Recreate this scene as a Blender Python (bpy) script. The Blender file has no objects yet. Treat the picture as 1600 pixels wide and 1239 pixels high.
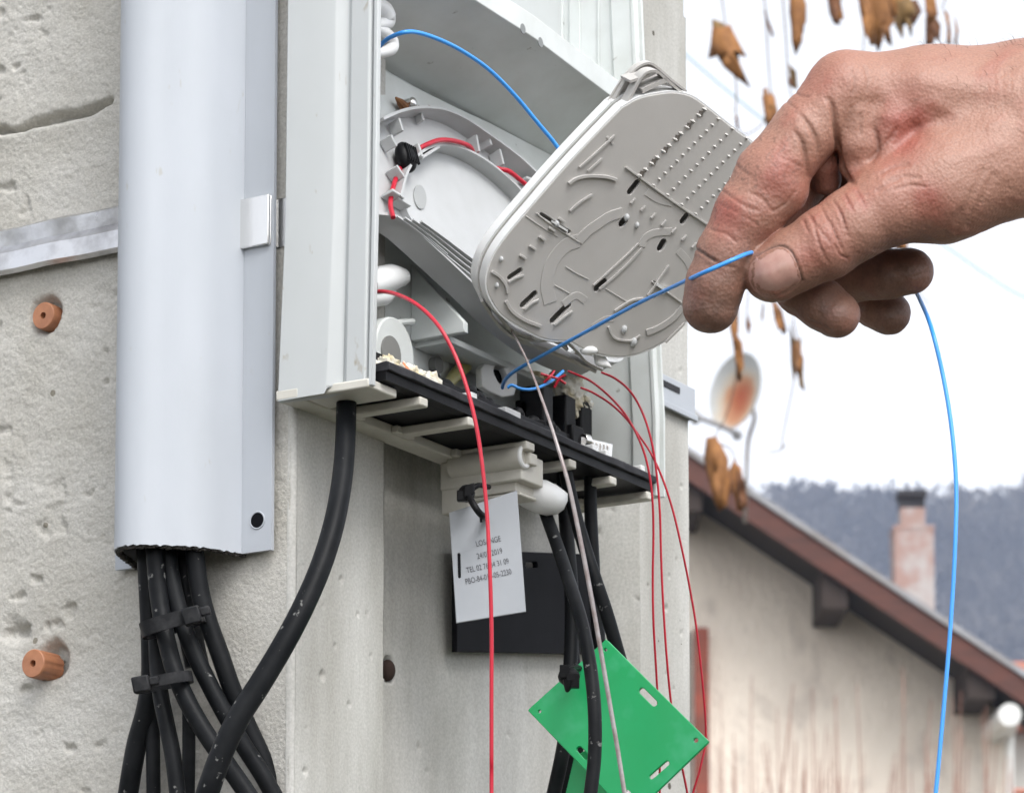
import bpy, bmesh, math, random
import numpy as np
from mathutils import Vector, Matrix, noise
from mathutils.bvhtree import BVHTree

random.seed(7)
rng = np.random.default_rng(7)
SC = bpy.context.scene
COL = SC.collection

# ------------------------------------------------------------------ camera, sky, sun, exposure
# world axes: X along the recessed pole face (right and away), Y along the rough face (left and away), Z up.
# origin = the near corner of the pole, on its height where the photograph shows it at (460, 700)
FPX, CX, CY = 4925.0, 800.0, 1426.0
def _n(v): return v / np.linalg.norm(v)
_X = _n(np.array([2936.0, -480.0, -4925.0])); _Z = _n(np.array([0.0, 50600.0, -4925.0]))
_X = _n(_X - _Z * _X.dot(_Z)); _Y = np.cross(_Z, _X)
RC = np.stack([_X, _Y, _Z], 1)                     # camera <- world
CAM = -RC.T @ (np.array([(460 - CX) / FPX, -(700 - CY) / FPX, -1.0]) * 1.12)
cd = bpy.data.cameras.new("camera"); co = bpy.data.objects.new("camera", cd); COL.objects.link(co)
M = Matrix.Identity(4)
for r in range(3):
    for c in range(3): M[r][c] = RC[c][r]
    M[r][3] = CAM[r]
co.matrix_world = M
cd.sensor_width = 36.0; cd.lens = 36.0 * FPX / 1600.0
cd.shift_x = 0.0; cd.shift_y = (CY - 619.5) / 1600.0
cd.clip_start = 0.02; cd.clip_end = 3000.0
cd.dof.use_dof = True; cd.dof.focus_distance = 1.10; cd.dof.aperture_fstop = 42.0
SC.camera = co

SUN_CAM = _n(np.array([0.30, 0.80, 0.50]))        # towards the sun, camera axes
sd = RC.T @ SUN_CAM
SUN_EL = math.asin(sd[2]); SUN_AZ = math.atan2(sd[0], sd[1])
W = bpy.data.worlds.new("World"); SC.world = W; W.use_nodes = True
nt = W.node_tree; nt.nodes.clear()
out = nt.nodes.new("ShaderNodeOutputWorld"); bg = nt.nodes.new("ShaderNodeBackground")
sky = nt.nodes.new("ShaderNodeTexSky"); sky.sky_type = 'NISHITA'; sky.sun_disc = False
sky.sun_elevation = SUN_EL; sky.sun_rotation = SUN_AZ; sky.air_density = 1.0; sky.dust_density = 2.0; sky.ozone_density = 1.0
hs = nt.nodes.new("ShaderNodeHueSaturation"); hs.inputs['Saturation'].default_value = 0.09
nt.links.new(sky.outputs[0], hs.inputs['Color']); nt.links.new(hs.outputs[0], bg.inputs[0]); nt.links.new(bg.outputs[0], out.inputs[0])
bg.inputs[1].default_value = 0.15
sl = bpy.data.lights.new("sun", 'SUN'); sl.energy = 1.0; sl.angle = math.radians(30); sl.color = (1.0, 0.975, 0.94)
so = bpy.data.objects.new("sun", sl); COL.objects.link(so)
so.rotation_euler = Vector(-sd).to_track_quat('-Z', 'Y').to_euler(); so.location = (0, 0, 8)
SC.view_settings.view_transform = 'Standard'; SC.view_settings.look = 'None'
SC.view_settings.exposure = 1.32; SC.view_settings.gamma = 1.0
SC.cycles.max_bounces = 8; SC.cycles.volume_bounces = 0

# ------------------------------------------------------------------ measuring helpers
def ray(px, py): return RC.T @ np.array([(px - CX) / FPX, -(py - CY) / FPX, -1.0])
def P(px, py, dep): return CAM + ray(px, py) * dep
def on(ax, val, px, py):
    d = ray(px, py); return CAM + d * ((val - CAM[ax]) / d[ax])
def onX(px, py, x): return on(0, x, px, py)
def onY(px, py, y): return on(1, y, px, py)
def onZ(px, py, z): return on(2, z, px, py)
def cam2w(v): return RC.T @ np.asarray(v, float)
RIGHT, UP, BACK = RC[0], RC[1], RC[2]              # camera axes in the world
class PL:
    """a real plane in the scene; hit() gives where a sight line meets it"""
    def __init__(s, pt, n, up=(0, 0, 1)):
        s.o = np.asarray(pt, float); s.n = _n(np.asarray(n, float))
        u = np.cross(np.asarray(up, float), s.n); s.u = _n(u); s.v = np.cross(s.n, s.u)
    def hit(s, px, py):
        d = ray(px, py); return CAM + d * ((s.o - CAM).dot(s.n) / d.dot(s.n))
    def uv(s, px, py):
        q = s.hit(px, py) - s.o; return (q.dot(s.u), q.dot(s.v))
    def at(s, u, v, h=0.0): return s.o + s.u * u + s.v * v + s.n * h

# ------------------------------------------------------------------ object helpers
ORG = {}
def tag(o, label=None, cat=None, group=None, kind=None):
    if label: o['label'] = label
    if cat: o['category'] = cat
    if group: o['group'] = group
    if kind: o['kind'] = kind
    return o
def empty(name, loc, label, cat, group=None):
    o = bpy.data.objects.new(name, None); COL.objects.link(o)
    loc = np.asarray(loc, float); o.location = loc; o.empty_display_size = 0.02
    ORG[o.name] = loc
    return tag(o, label, cat, group)
def link(name, V, F, m, parent=None, smooth=True, angle=40, origin=None):
    V = np.asarray(V, float).reshape(-1, 3)
    if parent is not None: org = ORG[parent.name]
    elif origin is not None: org = np.asarray(origin, float)
    else: org = np.array([(V[:, 0].min() + V[:, 0].max()) / 2, (V[:, 1].min() + V[:, 1].max()) / 2, V[:, 2].min()])
    me = bpy.data.meshes.new(name)
    me.from_pydata([tuple(v) for v in (V - org)], [], [tuple(f) for f in F]); me.update()
    bm = bmesh.new(); bm.from_mesh(me)
    bmesh.ops.recalc_face_normals(bm, faces=bm.faces); bm.to_mesh(me); bm.free()
    if smooth:
        me.shade_smooth()
        me.set_sharp_from_angle(angle=math.radians(angle))
    o = bpy.data.objects.new(name, me); COL.objects.link(o)
    me.materials.append(m)
    if parent is not None: o.parent = parent
    else: o.location = org
    ORG[o.name] = org
    return o
def catmull(pts, n=8):
    p = [np.asarray(q, float) for q in pts]
    if len(p) < 3: return [p[0] + (p[1] - p[0]) * k / n for k in range(n + 1)]
    e = [2 * p[0] - p[1]] + p + [2 * p[-1] - p[-2]]
    o = []
    for i in range(1, len(e) - 2):
        a, b, c, d = e[i - 1], e[i], e[i + 1], e[i + 2]
        for k in range(n):
            t = k / n
            o.append(0.5 * ((2 * b) + (c - a) * t + (2 * a - 5 * b + 4 * c - d) * t * t + (3 * b - a - 3 * c + d) * t ** 3))
    o.append(p[-1]); return o
def rough_blob(b, c, ax, seed, amp=.35, seg=26, rings=18, f=3.0):
    n0 = len(b.V); b.ell(c, ax, seg, rings); c = np.asarray(c, float); L = np.mean([np.linalg.norm(a) for a in ax])
    for i in range(n0, len(b.V)):
        d = b.V[i] - c; q = Vector(d / L * f) + Vector((seed, 0, 0)); b.V[i] = c + d * (1 + amp * (noise.noise(q) + .6 * noise.noise(q * 2.6) + .35 * noise.noise(q * 6)))
class MB:
    def __init__(s): s.V = []; s.F = []
    def add(s, V, F):
        b = len(s.V); s.V += [np.asarray(v, float) for v in V]; s.F += [tuple(i + b for i in f) for f in F]; return s
    def hexa(s, a, b):                              # two quads, matching corners
        V = list(a) + list(b)
        return s.add(V, [(0, 3, 2, 1), (4, 5, 6, 7), (0, 1, 5, 4), (1, 2, 6, 5), (2, 3, 7, 6), (3, 0, 4, 7)])
    def box(s, c, u, v, w):                         # centre and three half-axes
        c, u, v, w = [np.asarray(x, float) for x in (c, u, v, w)]
        return s.hexa([c - u - v - w, c + u - v - w, c + u + v - w, c - u + v - w], [c - u - v + w, c + u - v + w, c + u + v + w, c - u + v + w])
    def mm(s, lo, hi):
        lo, hi = np.asarray(lo, float), np.asarray(hi, float); h = (hi - lo) / 2
        return s.box((lo + hi) / 2, (h[0], 0, 0), (0, h[1], 0), (0, 0, h[2]))
    def prism(s, poly, z0, z1):                     # plan polygon, vertical
        n = len(poly); V = [(x, y, z0) for x, y in poly] + [(x, y, z1) for x, y in poly]
        return s.add(V, [tuple(range(n))[::-1], tuple(range(n, 2 * n))] + [(i, (i + 1) % n, n + (i + 1) % n, n + i) for i in range(n)])
    def loft(s, rings, cap=True):
        n = len(rings[0]); V = [p for r in rings for p in r]; F = []
        for k in range(len(rings) - 1):
            for i in range(n):
                j = (i + 1) % n; F.append((k * n + i, k * n + j, (k + 1) * n + j, (k + 1) * n + i))
        if cap: F += [tuple(range(n))[::-1], tuple(range((len(rings) - 1) * n, len(rings) * n))]
        return s.add(V, F)
    def tube(s, pts, r, seg=12, n=8, cap=True, flat=None):
        q = catmull(pts, n) if n else [np.asarray(x, float) for x in pts]
        if np.isscalar(r): rr = [r] * len(q)
        else: rr = np.interp(np.linspace(0, 1, len(q)), np.linspace(0, 1, len(r)), r)
        rings = []; ref = np.array([0.31, 0.52, 0.79])
        for i, c in enumerate(q):
            t = _n(q[min(i + 1, len(q) - 1)] - q[max(i - 1, 0)])
            a = ref - t * ref.dot(t); a = _n(a); ref = a; b = np.cross(t, a)
            rings.append([c + (a * math.cos(2 * math.pi * k / seg) + b * math.sin(2 * math.pi * k / seg)) * rr[i] for k in range(seg)])
        return s.loft(rings, cap)
    def disc(s, c, n, r, h, seg=24, r2=None):       # cylinder / cone along n
        c = np.asarray(c, float); n = _n(np.asarray(n, float)); a = _n(np.cross(n, [0.3, 0.5, 0.81])); b = np.cross(n, a)
        r2 = r if r2 is None else r2
        ring = lambda o, q: [o + (a * math.cos(2 * math.pi * k / seg) + b * math.sin(2 * math.pi * k / seg)) * q for k in range(seg)]
        return s.loft([ring(c, r), ring(c + n * h, r2)])
    def ribbon(s, pl, pix, h0, h1, t, n=6, closed=False):   # a wall standing on plane pl along a line
        uv = [np.array(pl.uv(*p)) for p in pix]
        q = catmull(uv, n) if n else uv
        rings = []
        for i, c in enumerate(q):
            d = _n(q[min(i + 1, len(q) - 1)] - q[max(i - 1, 0)]); nn = np.array([-d[1], d[0]]) * t / 2
            a, b = c - nn, c + nn
            rings.append([pl.at(*a, h0), pl.at(*b, h0), pl.at(*b, h1), pl.at(*a, h1)])
        return s.loft(rings)
    def ell(s, c, ax, seg=16, rings=10):
        c = np.asarray(c, float); A = np.asarray(ax, float)
        R = []
        for k in range(rings + 1):
            th = math.pi * (k + 0.001) / (rings + 0.002)
            R.append([c + A[0] * math.sin(th) * math.cos(2 * math.pi * j / seg) + A[1] * math.sin(th) * math.sin(2 * math.pi * j / seg) + A[2] * math.cos(th) for j in range(seg)])
        return s.loft(R)
    def build(s, name, m, parent=None, smooth=True, angle=40, bevel=0, origin=None, segs=2):
        o = link(name, s.V, s.F, m, parent, smooth, angle, origin)
        if bevel:
            b = o.modifiers.new("bevel", 'BEVEL'); b.width = bevel; b.segments = segs; b.limit_method = 'ANGLE'; b.angle_limit = math.radians(35)
            b.harden_normals = False
        return o
def plate(name, pl, outline, holes, t, m, parent=None, h=0.0, bevel=0.0003, uvs=False, smooth_n=0):
    """a flat sheet with holes, lying in plane pl, front face at height h, thickness t behind it"""
    cu = bpy.data.curves.new(name, 'CURVE'); cu.dimensions = '2D'; cu.fill_mode = 'BOTH'
    for k, lp in enumerate([outline] + list(holes)):
        q = [np.array(p if (uvs or k) else pl.uv(*p)) for p in lp]
        if smooth_n and k == 0: q = catmull(q + [q[0]], smooth_n)[:-1]
        sp = cu.splines.new('POLY'); sp.points.add(len(q) - 1); sp.use_cyclic_u = True
        for i, c in enumerate(q): sp.points[i].co = (c[0], c[1], 0, 1)
    cu.extrude = max(t / 2 - bevel, 1e-5); cu.bevel_depth = bevel; cu.bevel_resolution = 1; cu.offset = -bevel
    tmp = bpy.data.objects.new("t", cu); COL.objects.link(tmp)
    me = bpy.data.meshes.new_from_object(tmp.evaluated_get(bpy.context.evaluated_depsgraph_get()))
    V = [pl.at(v.co.x, v.co.y, h - t / 2 + v.co.z) for v in me.vertices]; F = [tuple(p.vertices) for p in me.polygons]
    bpy.data.objects.remove(tmp); bpy.data.curves.remove(cu); bpy.data.meshes.remove(me)
    return link(name, V, F, m, parent, True, 30)
def slot(pl, a, b, w, k=6):
    """rounded slot between two sight points, half width w (metres), as plane coordinates"""
    A, B = np.array(pl.uv(*a)), np.array(pl.uv(*b)); d = _n(B - A); n = np.array([-d[1], d[0]]); o = []
    for i in range(k + 1):
        t = math.pi * i / k - math.pi / 2; o.append(B + (d * math.cos(t) + n * math.sin(t)) * w)
    for i in range(k + 1):
        t = math.pi * i / k + math.pi / 2; o.append(A + (d * math.cos(t) + n * math.sin(t)) * w)
    return o

# ------------------------------------------------------------------ materials
def S(r, g, b): return tuple(((c / 255 / 12.92) if c < 10.3 else ((c / 255 + 0.055) / 1.055) ** 2.4) for c in (r, g, b)) + (1.0,)
def mat(name, col, rough=0.5, metal=0.0, col2=None, nscale=50, ndet=6, lo=0.35, hi=0.65, bscale=0, bstr=0.2, bdist=0.001, spec=0.5,
        sss=0, trans=0, col3=None, n3=300, lo3=0.62, hi3=0.7, stretch=None, rough2=None):
    m = bpy.data.materials.new(name); m.use_nodes = True; t = m.node_tree; b = t.nodes['Principled BSDF']
    b.inputs['Roughness'].default_value = rough; b.inputs['Metallic'].default_value = metal
    b.inputs['Base Color'].default_value = col if len(col) == 4 else tuple(col) + (1,)
    b.inputs['Specular IOR Level'].default_value = spec
    if sss:
        b.inputs['Subsurface Weight'].default_value = sss; b.inputs['Subsurface Radius'].default_value = (0.004, 0.0015, 0.0008); b.inputs['Subsurface Scale'].default_value = 1.0
    if trans: b.inputs['Transmission Weight'].default_value = trans
    tc = t.nodes.new('ShaderNodeTexCoord'); vec = tc.outputs['Object']
    if stretch:
        mp = t.nodes.new('ShaderNodeMapping'); mp.inputs['Scale'].default_value = stretch; t.links.new(vec, mp.inputs[0]); vec = mp.outputs[0]
    def nz(sc, det):
        n = t.nodes.new('ShaderNodeTexNoise'); n.inputs['Scale'].default_value = sc; n.inputs['Detail'].default_value = det; n.inputs['Roughness'].default_value = 0.6
        t.links.new(vec, n.inputs['Vector']); return n.outputs['Fac']
    def rmp(f, a, c):
        r = t.nodes.new('ShaderNodeMapRange'); r.inputs['From Min'].default_value = a; r.inputs['From Max'].default_value = c; t.links.new(f, r.inputs['Value']); return r.outputs[0]
    cur = None
    if col2:
        x = t.nodes.new('ShaderNodeMix'); x.data_type = 'RGBA'; x.inputs['A'].default_value = b.inputs['Base Color'].default_value[:]
        x.inputs['B'].default_value = col2 if len(col2) == 4 else tuple(col2) + (1,)
        t.links.new(rmp(nz(nscale, ndet), lo, hi), x.inputs['Factor']); cur = x.outputs['Result']
    if col3:
        x = t.nodes.new('ShaderNodeMix'); x.data_type = 'RGBA'; x.inputs['B'].default_value = col3 if len(col3) == 4 else tuple(col3) + (1,)
        if cur: t.links.new(cur, x.inputs['A'])
        else: x.inputs['A'].default_value = b.inputs['Base Color'].default_value[:]
        t.links.new(rmp(nz(n3, 3), lo3, hi3), x.inputs['Factor']); cur = x.outputs['Result']
    if cur: t.links.new(cur, b.inputs['Base Color'])
    if rough2 is not None:
        r = t.nodes.new('ShaderNodeMapRange'); r.inputs['To Min'].default_value = rough; r.inputs['To Max'].default_value = rough2
        t.links.new(nz(nscale * 1.7, 5), r.inputs['Value']); t.links.new(r.outputs[0], b.inputs['Roughness'])
    if bscale:
        u = t.nodes.new('ShaderNodeBump'); u.inputs['Strength'].default_value = bstr; u.inputs['Distance'].default_value = bdist
        t.links.new(nz(bscale, 8), u.inputs['Height']); t.links.new(u.outputs[0], b.inputs['Normal'])
    return m
def m_concrete(name, a, c, pit, bscale, bstr, st=None):
    m = mat(name, a, 0.9, 0, c, 18, 10, 0.32, 0.68, bscale, bstr, 0.0012, spec=0.2, stretch=st)
    t = m.node_tree; b = t.nodes['Principled BSDF']
    link0 = b.inputs['Base Color'].links[0].from_socket
    tc = t.nodes.new('ShaderNodeTexCoord')
    v = t.nodes.new('ShaderNodeTexVoronoi'); v.inputs['Scale'].default_value = 70
    nn = t.nodes.new('ShaderNodeTexNoise'); nn.inputs['Scale'].default_value = 9; nn.inputs['Detail'].default_value = 4
    t.links.new(tc.outputs['Object'], v.inputs['Vector']); t.links.new(tc.outputs['Object'], nn.inputs['Vector'])
    th = t.nodes.new('ShaderNodeMapRange'); th.inputs['From Min'].default_value = 0.45; th.inputs['From Max'].default_value = 0.72; th.inputs['To Max'].default_value = 0.17
    t.links.new(nn.outputs['Fac'], th.inputs['Value'])
    lt = t.nodes.new('ShaderNodeMath'); lt.operation = 'LESS_THAN'; t.links.new(v.outputs['Distance'], lt.inputs[0]); t.links.new(th.outputs[0], lt.inputs[1])
    g = t.nodes.new('ShaderNodeTexNoise'); g.inputs['Scale'].default_value = 900; g.inputs['Detail'].default_value = 2; t.links.new(tc.outputs['Object'], g.inputs['Vector'])
    gr = t.nodes.new('ShaderNodeMapRange'); gr.inputs['From Min'].default_value = 0.3; gr.inputs['From Max'].default_value = 0.7; gr.inputs['To Min'].default_value = 0.87; gr.inputs['To Max'].default_value = 1.08
    t.links.new(g.outputs['Fac'], gr.inputs['Value'])
    vm = t.nodes.new('ShaderNodeVectorMath'); vm.operation = 'SCALE'; t.links.new(link0, vm.inputs[0]); t.links.new(gr.outputs[0], vm.inputs['Scale'])
    x = t.nodes.new('ShaderNodeMix'); x.data_type = 'RGBA'; x.inputs['B'].default_value = tuple(pit) + (1,)
    t.links.new(vm.outputs[0], x.inputs['A']); t.links.new(lt.outputs[0], x.inputs['Factor']); t.links.new(x.outputs['Result'], b.inputs['Base Color'])
    return m
MT = {}
MT['rough_concrete'] = m_concrete('rough_concrete', (0.57, 0.555, 0.52), (0.455, 0.435, 0.39), (0.24, 0.22, 0.18), 620, 0.6)
MT['cast_concrete'] = m_concrete('cast_concrete', (0.58, 0.575, 0.55), (0.385, 0.375, 0.345), (0.10, 0.09, 0.075), 300, 0.2, (1.6, 1.6, .35))
MT['guard'] = mat('galvanised_white_coat', (0.425, 0.45, 0.49), 0.42, 0, (0.395, 0.42, 0.455), 40, 6, 0.3, 0.7, 700, 0.05, 0.0005, col3=(0.36, 0.35, 0.33), n3=190, lo3=0.69, hi3=0.78, stretch=(1, 1, .4), rough2=.55)
MT['box'] = mat('white_box_plastic', (0.52, 0.54, 0.545), 0.4, 0, (0.48, 0.50, 0.50), 25, 6, 0.3, 0.7, 500, 0.04, 0.0005, col3=(0.36, 0.33, 0.28), n3=170, lo3=0.68, hi3=0.78, stretch=(1, 1, .5), rough2=.55)
MT['inner'] = mat('dusty_inner_plastic', (0.66, 0.69, 0.685), 0.5, 0, (0.55, 0.57, 0.55), 30, 7, 0.35, 0.7, 400, 0.05, 0.0005, col3=(0.26, 0.25, 0.22), n3=130, lo3=0.70, hi3=0.76)
MT['comb'] = mat('cream_plastic', (0.62, 0.60, 0.545), 0.55, 0, (0.50, 0.48, 0.42), 60, 6, 0.35, 0.7, 500, 0.06, 0.0005)
MT['tray'] = mat('grey_white_tray_plastic', (0.50, 0.485, 0.465), 0.32, 0, (0.455, 0.44, 0.42), 40, 6, 0.3, 0.7, 900, 0.08, 0.0003)
MT['traywhite'] = mat('white_tray_plastic', (0.50, 0.51, 0.515), 0.38, 0, (0.46, 0.47, 0.47), 60, 5)
MT['white'] = mat('clean_white_plastic', (0.78, 0.79, 0.79), 0.35, 0, (0.72, 0.72, 0.71), 60, 4)
MT['rubber'] = mat('dark_rubber', (0.03, 0.03, 0.034), 0.6, 0, (0.06, 0.06, 0.066), 90, 6, 0.4, 0.7, 600, 0.2, 0.0005, spec=.15)
MT['black'] = mat('black_plastic', (0.005, 0.005, 0.006), 0.45, 0, (0.012, 0.012, 0.013), 120, 5, bscale=500, bstr=0.15, bdist=0.0004, spec=.15)
MT['cable'] = mat('dusty_cable_sheath', (0.006, 0.0068, 0.008), 0.45, 0, (0.022, 0.023, 0.025), 30, 8, 0.45, 0.75, 300, 0.12, 0.0005, col3=(0.16, 0.16, 0.155), n3=230, lo3=0.675, hi3=0.72, spec=.12)
MT['tie'] = mat('cable_tie_nylon', (0.010, 0.0105, 0.012), 0.5, 0, (0.03, 0.03, 0.032), 200, 5, 0.45, 0.7, spec=.2)
MT['steel'] = mat('stainless_band', (0.68, 0.68, 0.69), 0.18, 1.0, (0.34, 0.33, 0.33), 60, 6, 0.4, 0.7, 40, 0.25, 0.002, rough2=0.5)
MT['chrome'] = mat('bright_steel', (0.75, 0.74, 0.72), 0.2, 1.0)
MT['rust'] = mat('rusty_brown', (0.25, 0.11, 0.04), 0.8, 0, (0.12, 0.05, 0.025), 200)
MT['plug'] = mat('orange_brown_nylon', (0.46, 0.20, 0.10), 0.5, 0, (0.34, 0.14, 0.07), 120, 5)
MT['hole'] = mat('dark_bore', (0.03, 0.015, 0.01), 0.9)
MT['blue'] = mat('blue_fibre_coat', (0.05, 0.32, 0.86), 0.3, 0, (0.045, 0.29, 0.78), 40)
MT['red'] = mat('red_fibre_coat', (0.55, 0.012, 0.035), 0.35, 0, (0.46, 0.01, 0.03), 40)
MT['clear'] = mat('clear_tube', (0.36, 0.34, 0.34), 0.2, 0, (0.22, 0.16, 0.15), 130, spec=0.8)
MT['green'] = mat('green_plastic', (0.004, 0.36, 0.105), 0.4, 0, (0.008, 0.40, 0.135), 25, 5, 0.35, 0.7, 700, 0.06, 0.0003, col3=(0.06, 0.46, 0.22), n3=60, lo3=0.55, hi3=0.8)
MT['tag'] = mat('grey_tag_plastic', (0.38, 0.40, 0.43), 0.45, 0, (0.35, 0.37, 0.40), 60, 4, bscale=900, bstr=0.05, bdist=0.0003)
MT['ink'] = mat('grey_print', (0.09, 0.09, 0.10), 0.7)
MT['darkmetal'] = mat('black_painted_plate', (0.005, 0.0053, 0.007), 0.5, 0, (0.009, 0.009, 0.011), 40, spec=0.06)
MT['foam'] = mat('white_sponge', (0.72, 0.70, 0.64), 0.8, 0, (0.6, 0.52, 0.34), 130, 5, 0.42, 0.62, 300, 0.5, 0.001, col3=(0.66, 0.22, 0.10), n3=95, lo3=0.62, hi3=0.68)
MT['gel'] = mat('yellow_grease', (0.45, 0.40, 0.12), 0.35, 0, (0.55, 0.52, 0.28), 150)
MT['bronze'] = mat('brown_resin', (0.34, 0.21, 0.08), 0.4, 0, (0.52, 0.42, 0.26), 150)

# ------------------------------------------------------------------ small noise toolbox
def vnoise(u, v, seed):
    """smooth 2-D value noise on arrays"""
    r = np.random.default_rng(seed).random((256, 256)).astype(np.float32)
    iu, iv = np.floor(u).astype(int), np.floor(v).astype(int); fu, fv = u - iu, v - iv
    fu = fu * fu * (3 - 2 * fu); fv = fv * fv * (3 - 2 * fv)
    g = lambda a, b: r[a & 255, b & 255]
    return (g(iu, iv) * (1 - fu) + g(iu + 1, iv) * fu) * (1 - fv) + (g(iu, iv + 1) * (1 - fu) + g(iu + 1, iv + 1) * fu) * fv
def fbm(u, v, seed, octv=5, gain=0.5):
    s = 0; a = 1; t = 0
    for k in range(octv): s = s + a * vnoise(u * 2 ** k, v * 2 ** k, seed + k); t += a; a *= gain
    return s / t
def seg_dist(U, V, pts):
    d = np.full(U.shape, 1e9)
    for (a, b), (c, e) in zip(pts[:-1], pts[1:]):
        L = (c - a) ** 2 + (e - b) ** 2 + 1e-18; t = np.clip(((U - a) * (c - a) + (V - b) * (e - b)) / L, 0, 1)
        d = np.minimum(d, np.hypot(U - a - t * (c - a), V - b - t * (e - b)))
    return d

# ------------------------------------------------------------------ ground, hill, haze
GZ = CAM[2] - 1.62
fwd = _n(np.array([-BACK[0], -BACK[1], 0])); rgt = np.array([fwd[1], -fwd[0], 0.0])
def far(px, py, dist):
    """point on the upright plane square to the view, dist metres in front of the camera"""
    d = ray(px, py); return CAM + d * (dist / d.dot(fwd))
def build_ground():
    n = 60; g = []
    r = np.concatenate([[0], np.geomspace(0.4, 700, 44)]); V = []; F = []
    for i, q in enumerate(r):
        for k in range(48):
            a = 2 * math.pi * k / 48; x, y = q * math.cos(a), q * math.sin(a)
            h = 0.04 * noise.noise(Vector((x * .6, y * .6, 0))) if q < 40 else 0.3 * noise.noise(Vector((x * .02, y * .02, 3)))
            V.append((CAM[0] + x, CAM[1] + y, GZ + h))
    for i in range(len(r) - 1):
        for k in range(48):
            j = (k + 1) % 48; F.append((i * 48 + k, i * 48 + j, (i + 1) * 48 + j, (i + 1) * 48 + k))
    m = mat('winter_ground', (0.05, 0.05, 0.032), 0.95, 0, (0.085, 0.078, 0.055), 1.2, 8, 0.35, 0.65, 30, 0.6, 0.03)
    tag(link('ground', V, F, m, None, True), kind='structure')
build_ground()
def ridge(px):                                     # height of the ridge above the camera on its own far plane
    return 1212 + 10 * math.sin(px * .012) + 6 * math.sin(px * .031 + 1) - max(0, (1290 - px)) * 0.16
HD = 420.0
def build_hill():
    V = []; F = []; cols = list(range(-1400, 3600, 60)); rows = 16
    for c in cols:
        top = ridge(c) / FPX * HD
        for k in range(rows):
            t = k / (rows - 1); d = 230 + (HD - 230) * t
            base = CAM + fwd * d + rgt * ((c - CX) / FPX * HD)
            z = GZ + (top - 9 + CAM[2] - GZ) * (t ** 1.3)
            V.append((base[0] + 3 * noise.noise(Vector((c * .01, t * 5, 0))), base[1], z + 2.5 * noise.noise(Vector((c * .02, t * 6, 2)))))
        base = CAM + fwd * (HD + 140) + rgt * ((c - CX) / FPX * HD); V.append((base[0], base[1], GZ))
    rows += 1
    for i in range(len(cols) - 1):
        for k in range(rows - 1): F.append((i * rows + k, (i + 1) * rows + k, (i + 1) * rows + k + 1, i * rows + k + 1))
    m = mat('hill_leaf_litter', (0.05, 0.042, 0.032), 0.95, 0, (0.075, 0.062, 0.05), .06, 8)
    tag(link('hill', V, F, m, None, True), kind='structure')
    # bare winter wood on the slope: thousands of thin-twigged crowns read as one mass
    T = MB()
    for i in range(3800):
        c = random.uniform(900, 1900); t = 1 - abs(random.gauss(0, .33)) if random.random() < .75 else random.random()
        t = max(0.02, min(1, t)); d = 230 + (HD - 230) * t
        top = ridge(c) / FPX * HD
        base = CAM + fwd * d + rgt * ((c - CX) / FPX * HD)
        z = GZ + (top - 9 + CAM[2] - GZ) * (t ** 1.3)
        h = random.uniform(5.0, 7.0); w = random.uniform(2.0, 3.6); b = np.array([base[0], base[1], z])
        T.tube([b, b + [0, 0, h * .6]], [.25, .1], 4, 1, False)
        for q in range(26):                        # upright twig sprays
            a = random.random() * 6.283; s = random.random() ** .5 * w; u = random.random()
            p0 = b + np.array([math.cos(a) * s * .25, math.sin(a) * s * .25, h * (.25 + .45 * u)])
            p1 = b + np.array([math.cos(a) * s, math.sin(a) * s, h * (.5 + .5 * u) * (1 - .12 * s / w)])
            e = _n(np.cross(p1 - p0, [random.gauss(0, 1), random.gauss(0, 1), .2])) * random.uniform(.12, .3)
            T.add([p0, p1 + e, p1 - e], [(0, 1, 2)])
    m = mat('bare_winter_twigs', (0.04, 0.035, 0.034), 0.95, 0, (0.13, 0.115, 0.10), .035, 8, .42, .62)
    me = bpy.data.meshes.new('woodland'); me.from_pydata([tuple(v) for v in T.V], [], T.F); me.materials.append(m)
    o = bpy.data.objects.new('woodland', me); COL.objects.link(o); tag(o, 'bare bluish winter wood covering the far hill', 'woodland', kind='stuff')
build_hill()
def build_haze():
    b = MB(); top = 135.0; c = CAM + fwd * 260; u = fwd * 420; v = rgt * 420
    lo = GZ - 1.2; b.box((c[0], c[1], (lo + top) / 2), u, v, (0, 0, (top - lo) / 2))
    m = bpy.data.materials.new('haze_air'); m.use_nodes = True; t = m.node_tree; t.nodes.clear()
    o_ = t.nodes.new('ShaderNodeOutputMaterial'); p = t.nodes.new('ShaderNodeVolumePrincipled')
    p.inputs['Color'].default_value = (0.62, 0.72, 0.96, 1); p.inputs['Density'].default_value = 0.00112; p.inputs['Anisotropy'].default_value = 0.0
    t.links.new(p.outputs[0], o_.inputs['Volume'])
    o = b.build('haze', m, None, False); tag(o, 'pale bluish winter air between camera and far hill', 'haze', kind='stuff')
build_haze()

# ------------------------------------------------------------------ the concrete pole
ZB, ZT = -0.19, 0.26                               # finely modelled band in view
def panel(mb, o, u, v, n, U, Vv, step, hf):
    """grid panel with relief hf(U, V) pushed along n"""
    nu, nv = int((U[1] - U[0]) / step) + 1, int((Vv[1] - Vv[0]) / step) + 1
    gu, gv = np.meshgrid(np.linspace(*U, nu), np.linspace(*Vv, nv), indexing='ij')
    h = hf(gu, gv)
    o, u, v, n = [np.asarray(q, float) for q in (o, u, v, n)]
    P3 = o + gu[..., None] * u + gv[..., None] * v + h[..., None] * n
    b = len(mb.V); mb.V += list(P3.reshape(-1, 3))
    mb.F += [(b + i * nv + j, b + (i + 1) * nv + j, b + (i + 1) * nv + j + 1, b + i * nv + j + 1) for i in range(nu - 1) for j in range(nv - 1)]
def YZ(px, py): q = onX(px, py, 0); return (q[1], q[2])
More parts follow.
